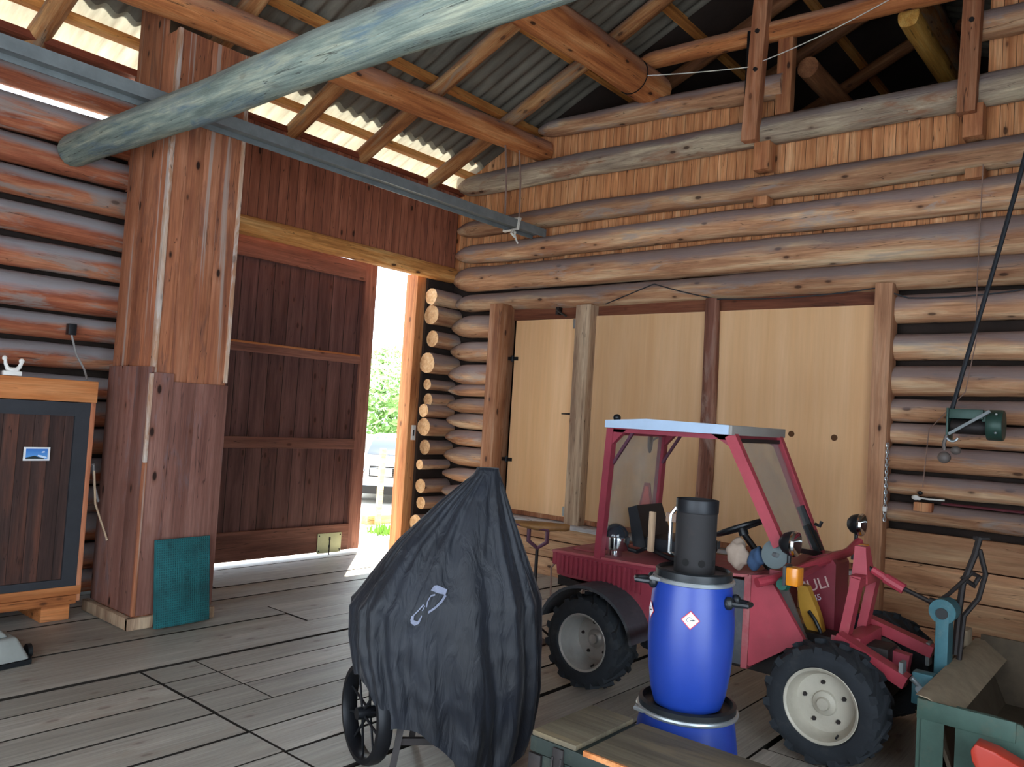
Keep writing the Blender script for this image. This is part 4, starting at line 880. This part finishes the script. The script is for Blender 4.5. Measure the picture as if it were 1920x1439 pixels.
b = MB(); nu, nk = 200, 80; rows = []
for j in range(nk+1):
    k = j/nk
    rows.append([b.bm.verts.new(cover_pt(2*pi*i/nu, k)) for i in range(nu)])
for A, B_ in zip(rows, rows[1:]):
    for i in range(nu): b._f([A[i], A[(i+1) % nu], B_[(i+1) % nu], B_[i]])
b._f(rows[-1])
cov = b.build('cover', M['cover'], gr, angle=70)
# emblem on the cover front
def emb(poly, mat, nm, off):
    b = MB(); us = 4.46; ks = .46
    vs_ = [b.bm.verts.new(cover_pt(us+q*.01, ks+w_*.01, off)) for q, w_ in poly]; b._f(vs_)
    return vs_ and b
embm = plain('emblem_print', '#676b7d', .5, var=.25, sc=40)
b = MB()
def addpoly(poly, off=.012):
    b._f([b.bm.verts.new(cover_pt(4.575+q*.0105, .5+w_*.0066, off)) for q, w_ in poly])
addpoly([(-1.5, 8), (1, 9), (9.5, 8.6), (9, 5.6), (3, 5.2), (-3.2, 5.0)])
def band(pts, w_):
    for (a0, b0), (a1, b1) in zip(pts, pts[1:]):
        n = V((-(b1-b0), a1-a0, 0)).normalized()*w_; addpoly([(a0-n.x, b0-n.y), (a1-n.x, b1-n.y), (a1+n.x, b1+n.y), (a0+n.x, b0+n.y)])
band([(9.2, 5.6), (7.6, 2.0), (4.6, -2.0), (1.2, -6.0)], .7)
band([(1.6, 4.0), (-1.6, 2.4), (-3.0, -1.), (-2.2, -4.0)], .45)
band([(-5.4, -3.), (-7.6, -7.), (-9.5, -10.5), (-10.4, -13.)], .55)
band([(-4., -3.4), (-4.2, -6.4)], .4)
addpoly([(-10.8, -10.5), (-8.6, -9.8), (-8.0, -12.2), (-4.6, -12.6), (-2.6, -8.6), (-1.8, -9.2), (-3.4, -13.6), (-7., -15.2), (-10.4, -14.2)])
b.build('emblem', embm, cov, angle=80)
# wheels
ad = V((cos(radians(-17)), sin(radians(-17)), 0))
for c, nm in ((V((2.60, 2.97, .236)), 0), (V((2.60, 2.97, .236))+ad*.80+V((0.05, .18, 0)), 1)):
    b = MB(); b.lathe([(.205, -.038), (.228, -.036), (.236, -.02), (.236, .02), (.228, .036), (.205, .038), (.200, .0)], c, ad, 40, cap=False)
    b.lathe([(.205, -.038), (.198, -.02), (.198, .02), (.205, .038)], c, ad, 40, cap=False)
    whl = b.build('wheel', M['blackmetal'], gr)
    u_ = ad.orthogonal().normalized(); w_ = ad.cross(u_)
    for k in range(10):
        a = 2*pi*k/10+.2; d = u_*cos(a)+w_*sin(a); q = c+ad*(.018 if k % 2 else -.018)
        bb = MB(); bb.tube([q+d*.02, c+d*.2], .0065, 6); bb.build('spoke', M['blackmetal'], whl)
    b = MB(); b.lathe([(.0, -.05), (.028, -.05), (.03, -.03), (.03, .03), (.028, .05), (0, .05)], c, ad, 16); b.build('hub', M['blackmetal'], whl)
def gp(s, d, z): q = rx*s+vx*(D0+d); return V((q.x, q.y, z))
for (s0, d0, s1, d1, lg) in ((-.06, -.17, -.12, -.25, 1), (.10, -.17, .20, -.22, 1), (.02, .2, -.04, .24, 1), (.35, .2, .40, .24, 1)):
    b = MB(); b.beam(gp(s0, d0, .42), gp(s1, d1, 0), .03, .045, vx); b.build('leg', M['iron'], gr)
b = MB(); b.beam(gp(-.10, -.22, .16), gp(.165, -.20, .16), .025, .03); b.tube([V((2.60, 2.97, .236))+ad*.05, V((2.60, 2.97, .236))+ad*.78+V((.04, .14, 0))], .014, 8); b.beam(gp(-.25, -.02, .42), gp(.42, -.02, .42), .3, .03); b.build('frame', M['iron'], gr)

# ================================================================== LEFT CABINET
cb = empty('cabinet', (2.0, 6.55, 0), 'dark boarded cabinet with an orange top beam, left of the boxed pillar', 'cabinet')
x0, x1, yf = .6, 2.60, 6.27
b = MB(); b.box((x0, yf+.01, .26), (x1-.03, 6.80, 1.60)); b.build('body', M['cab'], cb)
b = MB(); b.box((x0, yf-.012, .24), (2.46, yf+.008, .30)); b.box((x0, yf-.012, 1.50), (2.46, yf+.008, 1.60)); b.box((2.46, yf-.013, .24), (x1-.036, yf+.008, 1.60)); b.build('front_frame', M['cab_frame'], cb)
b = MB(); b.box((x0, yf-.02, 1.605), (x1+.005, 6.82, 1.765), .006); b.build('top_beam', M['orange_x'], cb)
b = MB(); b.box((x1-.035, yf-.015, .13), (x1, yf+.03, 1.605), .004); b.build('edge_strip', M['orange_z'], cb)
b = MB(); b.box((x0, yf-.02, .18), (x1, yf+.05, .245), .004); b.box((x0, yf-.025, .115), (x1-.03, yf+.05, .178), .004); b.box((x0, 6.7, .12), (x1, 6.78, .24)); b.build('bottom_beam', M['orange_x'], cb)
for xq in (2.34, 1.4):
    b = MB(); b.box((xq, yf-.01, 0), (xq+.195, 6.75, .115), .005); b.build('skid_block', M['orange_x'], cb)
card = MB(); card.box((2.135, yf-.016, 1.172), (2.308, yf-.013, 1.268)); card = card.build('postcard', M['photo_white']); tag(card, 'small landscape photo card with blue sky and white border on the dark cabinet', 'photo card')
b = MB(); b.box((2.15, yf-.0175, 1.184), (2.293, yf-.0162, 1.257)); pic = b.build('picture', M['photo_sky'], card)
b = MB(); b._f([b.bm.verts.new((x, yf-.0182, z)) for x, z in ((2.15, 1.184), (2.27, 1.184), (2.27, 1.189), (2.235, 1.198), (2.205, 1.208), (2.19, 1.203), (2.15, 1.194))]); b.build('hill', M['photo_black'], pic)
b = MB(); b._f([b.bm.verts.new((x, yf-.0188, z)) for x, z in ((2.225, 1.206), (2.262, 1.192), (2.29, 1.19), (2.285, 1.2), (2.25, 1.21), (2.23, 1.213))]); b._f([b.bm.verts.new((x, yf-.0188, z)) for x, z in ((2.252, 1.228), (2.275, 1.232), (2.27, 1.241), (2.255, 1.238))]); b.build('cloud', M['photo_cloud'], pic)
an = MB(); pts = [(1.98, 1.885), (1.985, 1.85), (2.0, 1.815), (2.03, 1.805), (2.06, 1.81), (2.075, 1.83), (2.085, 1.86), (2.075, 1.885)]
an.tube([(x, 6.29, z) for x, z in pts], [.010, .012, .016, .02, .018, .014, .012, .010], 8); an.sphere((2.085, 6.29, 1.872), (.018, .012, .02), 10, 8); an.sphere((1.977, 6.29, 1.885), (.016, .012, .018), 10, 8); an.box((1.97, 6.27, 1.766), (2.09, 6.31, 1.80), .01)
tag(an.build('hook_holder', M['white']), 'small white two-horned holder lying on the cabinet top', 'holder')
b = MB(); b.tube([(2.61, 6.215, 1.10), (2.64, 6.22, .85), (2.745, 6.22, .58)], .0075, 6); b.sphere((2.745, 6.22, .575), .010, 8, 6); tag(b.build('thin_stick', M['stick']), 'thin pale stick slanting in the gap between cabinet and pillar', 'stick')
b = MB(); b.tube([(2.635, 6.30, 1.14), (2.70, 6.40, .95), (2.745, 6.42, .84)], .010, 6); tag(b.build('thin_stick', M['thread']), 'grey stick behind the pale one, in the gap beside the pillar', 'stick')
b = MB(); b.box((2.57, 6.80, 2.13), (2.63, 6.86, 2.22), .004); cbx = b.build('switch_box', M['blackplastic']); tag(cbx, 'small dark box on the log wall with a thin cable running down to the cabinet', 'switch')
b = MB(); b.tube([(2.60, 6.815, 2.13), (2.64, 6.80, 1.98), (2.68, 6.72, 1.86), (2.66, 6.60, 1.78)], .008, 6); b.build('cable', M['thread'], cbx)
# mat leaning on the pillar
b = MB(); tl_ = .0
bm_ = V((0, 0, 0)); lean = atan2(.09, .62); L = .63
rot = (lean*-1., 0, 0)
b.box((0, -.035, 0), (.43, 0, L), .004)
mo = b.build('grid_mat', M['matgreen'], None, loc=(2.86, 5.63, .012), rot=(-.12, 0, .05)); tag(mo, 'teal rubber grid mat leaning against the foot of the boxed pillar', 'mat')
# grey case
cs = empty('grey_case', (1.9, 5.5, 0), 'light grey plastic case with dark rim on the floor at the left edge', 'case')
b = MB(); b.prism([(1.45, 5.18, .03), (1.93, 5.42, .03), (1.955, 5.55, .05), (1.90, 5.60, .17), (1.86, 5.55, .21), (1.45, 5.35, .21)], (0, 0, 0.0001)) if False else None
b.hexa([(1.5, 5.30, .03), (1.97, 5.36, .03), (1.99, 5.60, .03), (1.5, 5.75, .03), (1.5, 5.32, .17), (1.90, 5.40, .17), (1.90, 5.60, .17), (1.5, 5.72, .17)]); bmesh.ops.bevel(b.bm, geom=b.bm.edges[:], offset=.02, segments=2, profile=.5, affect='EDGES'); b.build('shell', M['case'], cs)
b = MB(); b.hexa([(1.5, 5.34, .172), (1.86, 5.41, .172), (1.86, 5.6, .172), (1.5, 5.7, .172), (1.5, 5.38, .245), (1.80, 5.45, .235), (1.80, 5.58, .235), (1.5, 5.66, .245)]); bmesh.ops.bevel(b.bm, geom=b.bm.edges[:], offset=.015, segments=2, profile=.5, affect='EDGES'); b.build('lid', M['case'], cs)
b = MB(); b.hexa([(1.5, 5.31, .0), (1.98, 5.37, .0), (2.03, 5.58, .0), (1.5, 5.76, .0), (1.5, 5.31, .028), (1.98, 5.37, .028), (2.03, 5.58, .05), (1.5, 5.76, .028)]); b.cyl((1.99, 5.50, .045), (2.015, 5.50, .045), .045, seg=16); b.build('rim', M['blackplastic'], cs)

# ================================================================== RIGHT WALL THINGS
wn = empty('winch', (6.5, 1.12, 1.75), 'dark green rope winch hanging in front of the grey logs at right', 'winch')
b = MB(); b.box((6.46, 1.07, 1.885), (6.62, 1.295, 1.955), .006); b.box((6.44, 1.285, 1.73), (6.62, 1.30, 1.96), .004); b.box((6.48, 1.03, 1.87), (6.62, 1.08, 1.95), .004); b.build('bracket', M['winch'], wn)
b = MB(); b.lathe([(0, -.05), (.105, -.05), (.11, -.04), (.11, .04), (.105, .05), (0, .05)], (6.53, 1.0, 1.85), (0, 1, 0), 28)
mt_ = b.build('motor', M['winch'], wn)
for z in (1.925, 1.795):
    b = MB(); b.sphere((6.425, .985, z), (.008, .009, .009), 8, 6); b.build('screw', M['steel_light'], mt_)
b = MB(); b.lathe([(.0, -.115), (.05, -.115), (.055, -.1), (.055, .1), (.05, .115), (0, .115)], (6.53, 1.165, 1.83), (0, 1, 0), 20); b.build('drum', M['iron'], wn)
b = MB(); b.beam((6.42, 1.02, 1.945), (6.42, 1.275, 1.77), .02, .026, (1, 0, 0)); b.build('lever', M['steel'], wn)
b = MB(); b.tube([(6.42, 1.25+.035*cos(q), 1.755+.035*sin(q)) for q in [pi+.3+i*.35 for i in range(8)]], .009, 6); b.build('hook', M['steel_light'], wn)
b = MB(); b.tube([(6.43, 1.29, 1.76), (6.43, 1.305, 1.70), (6.43, 1.30, 1.65)], .013, 6); b.sphere((6.43, 1.30, 1.60), (.035, .045, .042), 14, 10); b.sphere((6.47, 1.235, 1.655), (.03, .035, .03), 12, 8); b.build('pulley_block', M['greymetal'], wn)
b = MB(); b.tube([(6.5, 1.275, 1.95), (6.5, 1.21, 2.25), (6.5, 1.06, 2.9), (6.5, .93, 3.5), (6.5, .78, 4.25), (6.5, .66, 4.85), (6.5, .60, 5.15)], .016, 8); tag(b.build('winch_rope', M['cable']), 'thick dark rope slanting up from the green winch', 'rope')
b = MB(); b.tube([(6.86, 1.20, 3.85), (6.86, 1.21, 2.9), (6.86, 1.20, 2.5), (6.86, 1.26, 2.1), (6.86, 1.5, 1.8), (6.87, 1.53, 1.35)], .004, 5); tag(b.build('cord', M['rope']), 'thin pale cord hanging in front of the short grey logs', 'cord')
ch = MB(); z = 1.66; k = 0
while z > 1.06:
    c = V((6.84, 1.79, z)); a = 0 if k % 2 else pi/2; t = V((cos(a), sin(a), 0))
    ch.tube([c+t*.009*cos(q)+V((0, 0, .018*sin(q))) for q in [2*pi*i/10 for i in range(10)]], .0045, 5, closed=True); z -= .027; k += 1
cho = ch.build('chain', M['steel_light']); tag(cho, 'thin steel chain hanging on the orange post beside the grey logs', 'chain')
b = MB(); b.box((6.825, 1.775, 1.13), (6.855, 1.805, 1.17), .004); b.build('tag', M['white'], cho)
b = MB(); b.box((6.91, 1.47, 1.155), (6.99, 1.60, 1.225), .004); tag(b.build('spacer_block', M['block']), 'orange wood block under the white clip, wedged between the short grey logs', 'wood block')
wl2 = MB(); wl2.sphere((6.90, 1.585, 1.262), (.022, .03, .02), 12, 8); wl2.box((6.885, 1.55, 1.245), (6.92, 1.60, 1.26), .004); wl2.tube([(6.90, 1.56, 1.262), (6.90, 1.49, 1.258), (6.90, 1.38, 1.262)], .007, 6)
wl2 = wl2.build('white_clip', M['white']); tag(wl2, 'small white plastic clip with a thin white arm on the right log wall', 'clip')
b = MB(); b.sphere((6.905, 1.555, 1.30), (.016, .02, .016), 10, 8); b.build('knob', M['blackplastic'], wl2)
b = MB(); b.tube([(6.90, 1.40, 1.235), (6.91, .9, 1.232), (6.92, .2, 1.235)], .010, 6); tag(b.build('cable', plain('dark_red_cable', '#5a2028', .6)), 'dark red cable running along the log right of the white clip', 'cable')

# ================================================================== OUTSIDE
cr = empty('car', (10.2, 11.4, -.09), 'white car parked outside, seen through the open door gap', 'car')
fd = V((-.74, -.67, 0)); sdv = V((fd.y, -fd.x, 0)); C0 = V((10.15, 11.35, -.09))   # front bumper centre, pointing to viewer
def cp(f_, s_, z): q = C0-fd*f_+sdv*s_; return V((q.x, q.y, -.09+z))
def cprism(b, prof, hw0, hw1=None):
    hw1 = hw0 if hw1 is None else hw1
    A = [b.bm.verts.new(cp(f_, -(hw0 if z < .75 else hw1), z)) for f_, z in prof]; B_ = [b.bm.verts.new(cp(f_, (hw0 if z < .75 else hw1), z)) for f_, z in prof]
    b._f(A[::-1]); b._f(B_); n = len(prof)
    for i in range(n): b._f([A[i], A[(i+1) % n], B_[(i+1) % n], B_[i]])
b = MB(); cprism(b, [(.0, .22), (-.02, .42), (.0, .62), (.10, .74), (.85, .86), (3.1, .88), (3.45, .80), (3.5, .3), (3.4, .2)], .76, .72); b.build('body', M['carpaint'], cr)
b = MB(); cprism(b, [(.80, .85), (1.35, 1.22), (2.6, 1.25), (3.2, .88)], .68, .60); cabn = b.build('cabin', M['carpaint'], cr)
b = MB(); b.hexa([cp(.80, -.60, .875), cp(.80, .60, .875), cp(.84, .60, .875), cp(.84, -.60, .875), cp(1.30, -.54, 1.20), cp(1.30, .54, 1.20), cp(1.34, .54, 1.2), cp(1.34, -.54, 1.2)]); b.build('windscreen', M['carglass'], cabn)
for k in range(6):
    b = MB(); b.hexa([cp(-.035, -.42, .50+.035*k), cp(-.035, .42, .50+.035*k), cp(.02, .42, .50+.035*k), cp(.02, -.42, .50+.035*k), cp(-.035, -.42, .527+.035*k), cp(-.035, .42, .527+.035*k), cp(.02, .42, .527+.035*k), cp(.02, -.42, .527+.035*k)]); b.build('grille_bar', M['carblack'], cr)
b = MB(); b.hexa([cp(-.045, -.66, .18), cp(-.045, .66, .18), cp(.02, .66, .18), cp(.02, -.66, .18), cp(-.045, -.66, .33), cp(-.045, .66, .33), cp(.02, .66, .33), cp(.02, -.66, .33)]); b.build('lower_grille', M['carblack'], cr)
b = MB(); b.hexa([cp(-.05, -.02, .52), cp(-.05, .40, .52), cp(-.03, .40, .52), cp(-.03, -.02, .52), cp(-.05, -.02, .66), cp(-.05, .40, .66), cp(-.03, .40, .66), cp(-.03, -.02, .66)]); b.build('blank_plate', plain('grey_plate', '#9b9c9a', .5), cr)
for s_ in (-.58, .58):
    b = MB(); b.sphere(cp(.03, s_, .60), (.10, .10, .075), 14, 10); b.build('headlight', M['chrome'], cr)
for f_ in (.62, 2.85):
    for s_ in (-.70, .70):
        b = MB(); b.lathe([(0, -.09), (.17, -.09), (.27, -.07), (.28, 0), (.27, .07), (.17, .09), (0, .09)], cp(f_, s_, .28), sdv, 24); b.build('wheel', M['tyre'], cr)
ok = MB().beam((8.06, 9.56, -.025), (9.3, 9.52, -.025), .16, .13).build('kerb_timber', M['paletimber']); tag(ok, 'pale squared timber lying on the ground outside the door', 'timber')
ok = MB().beam((8.21, 9.42, -.09), (8.225, 9.42, 1.08), .05, .09, (1, 0, 0)).build('timber_stake', M['paletimber']); tag(ok, 'upright pale wooden stake standing outside the door before the car', 'stake')
rg = random.Random(5)
def leaves(name, c, rad, n, sz, mat, lab, cat, stem=True):
    b = MB(); c = V(c)
    for i in range(n):
        while True:
            d = V((rg.uniform(-1, 1), rg.uniform(-1, 1), rg.uniform(-1, 1)))
            if .25 < d.length < 1: break
        d *= (1+.35*mn.noise(d*2.5+c))
        p = c+V((d.x*rad[0], d.y*rad[1], d.z*rad[2])); u = V((rg.uniform(-1, 1), rg.uniform(-1, 1), rg.uniform(-.6, 1))).normalized(); w_ = u.orthogonal().normalized()
        s_ = sz*rg.uniform(.6, 1.3)
        b._f([b.bm.verts.new(p-u*s_), b.bm.verts.new(p+w_*s_*.4), b.bm.verts.new(p+u*s_), b.bm.verts.new(p-w_*s_*.4)])
    o = empty(name, (c.x, c.y, -.09), lab, cat); b.build('foliage', mat, o)
    b = MB(); b.tube([(c.x, c.y, -.09), (c.x+.05, c.y, c.z*.5), (c.x, c.y, c.z+rad[2]*.3)], [.05, .04, .02], 8); b.build('stem', M['iron'], o)
    return o
leaves('shrub', (12.6, 14.3, 1.9), (1.0, .9, .95), 1500, .13, M['leaf'], 'bushy green shrub outside, left in the door gap', 'shrub')
leaves('shrub', (14.6, 15.3, 1.5), (1.0, .9, .9), 1300, .13, M['leaf'], 'green shrub outside, right in the door gap and a little lower', 'shrub')
leaves('shrub', (13.4, 15.6, 2.9), (.7, .7, .5), 700, .11, M['leaf'], 'higher light green shrub top below the outdoor railing', 'shrub')
b = MB()
for z in (2.95, 3.25, 3.5): b.beam((9, 18.5, z), (21, 18.5, z+.1), .05, .05)
for x in (10, 12, 14, 15.5, 17, 19): b.beam((x, 18.5, -.1), (x, 18.5, 3.6), .07, .07, (1, 0, 0))
tag(b.build('railing', M['railgrey']), 'grey horizontal railing above the shrubs outside', 'railing')
b = MB()
for i in range(120):
    a, r_ = rg.uniform(0, 2*pi), rg.uniform(0, .22); x, y = 7.72+r_*cos(a), 8.72+r_*sin(a); t = V((rg.uniform(-.06, .06), rg.uniform(-.06, .06), rg.uniform(.08, .17)))
    q = V((x, y, -.09)); s_ = V((.008, -.008, 0)); b._f([b.bm.verts.new(q-s_), b.bm.verts.new(q+s_), b.bm.verts.new(q+t)])
tag(b.build('grass_tuft', M['grass']), 'small green grass tuft on the gravel just outside the door', 'grass', kind='stuff')

# ================================================================== LIGHT, CAMERA, SCALE
sun = bpy.data.lights.new('sun', 'SUN'); sun.energy = 10.; sun.angle = radians(.6); sun.color = (1., .95, .86)
so = bpy.data.objects.new('sun', sun); COL.objects.link(so)
el = radians(66.); dv = V((-cos(el)*.697, -cos(el)*.717, -sin(el)))
so.rotation_euler = dv.to_track_quat('-Z', 'Y').to_euler(); so.location = (0, 0, 12)
w = bpy.data.worlds.new('sky'); scene.world = w; w.use_nodes = True
bg = w.node_tree.nodes['Background']; bg.inputs[0].default_value = (.74, .87, 1., 1); bg.inputs[1].default_value = 1.5

for o in list(scene.objects):
    if o.type != 'LIGHT': o.location = o.location*S
for me in {o.data for o in scene.objects if o.type == 'MESH'}: me.transform(Matrix.Scale(S, 4))

cam = bpy.data.cameras.new('camera'); co = bpy.data.objects.new('camera', cam); COL.objects.link(co)
yaw, pit, rol = radians(40.047), radians(2.357), radians(3.585)
f = V((cos(pit)*cos(yaw), cos(pit)*sin(yaw), sin(pit))); r = V((sin(yaw), -cos(yaw), 0)); u = r.cross(f)
r2 = cos(rol)*r+sin(rol)*u; u2 = -sin(rol)*r+cos(rol)*u
co.matrix_world = Matrix(((r2.x, u2.x, -f.x, 0), (r2.y, u2.y, -f.y, 0), (r2.z, u2.z, -f.z, 1.7*S), (0, 0, 0, 1)))
cam.sensor_width = 36.; cam.sensor_fit = 'HORIZONTAL'; cam.lens = 1495.4/1920*36
cam.clip_start = .05; cam.clip_end = 300
scene.camera = co
vs = scene.view_settings; vs.view_transform = 'Standard'; vs.look = 'None'; vs.exposure = 2.45; vs.gamma = 1.; vs.use_curve_mapping = False
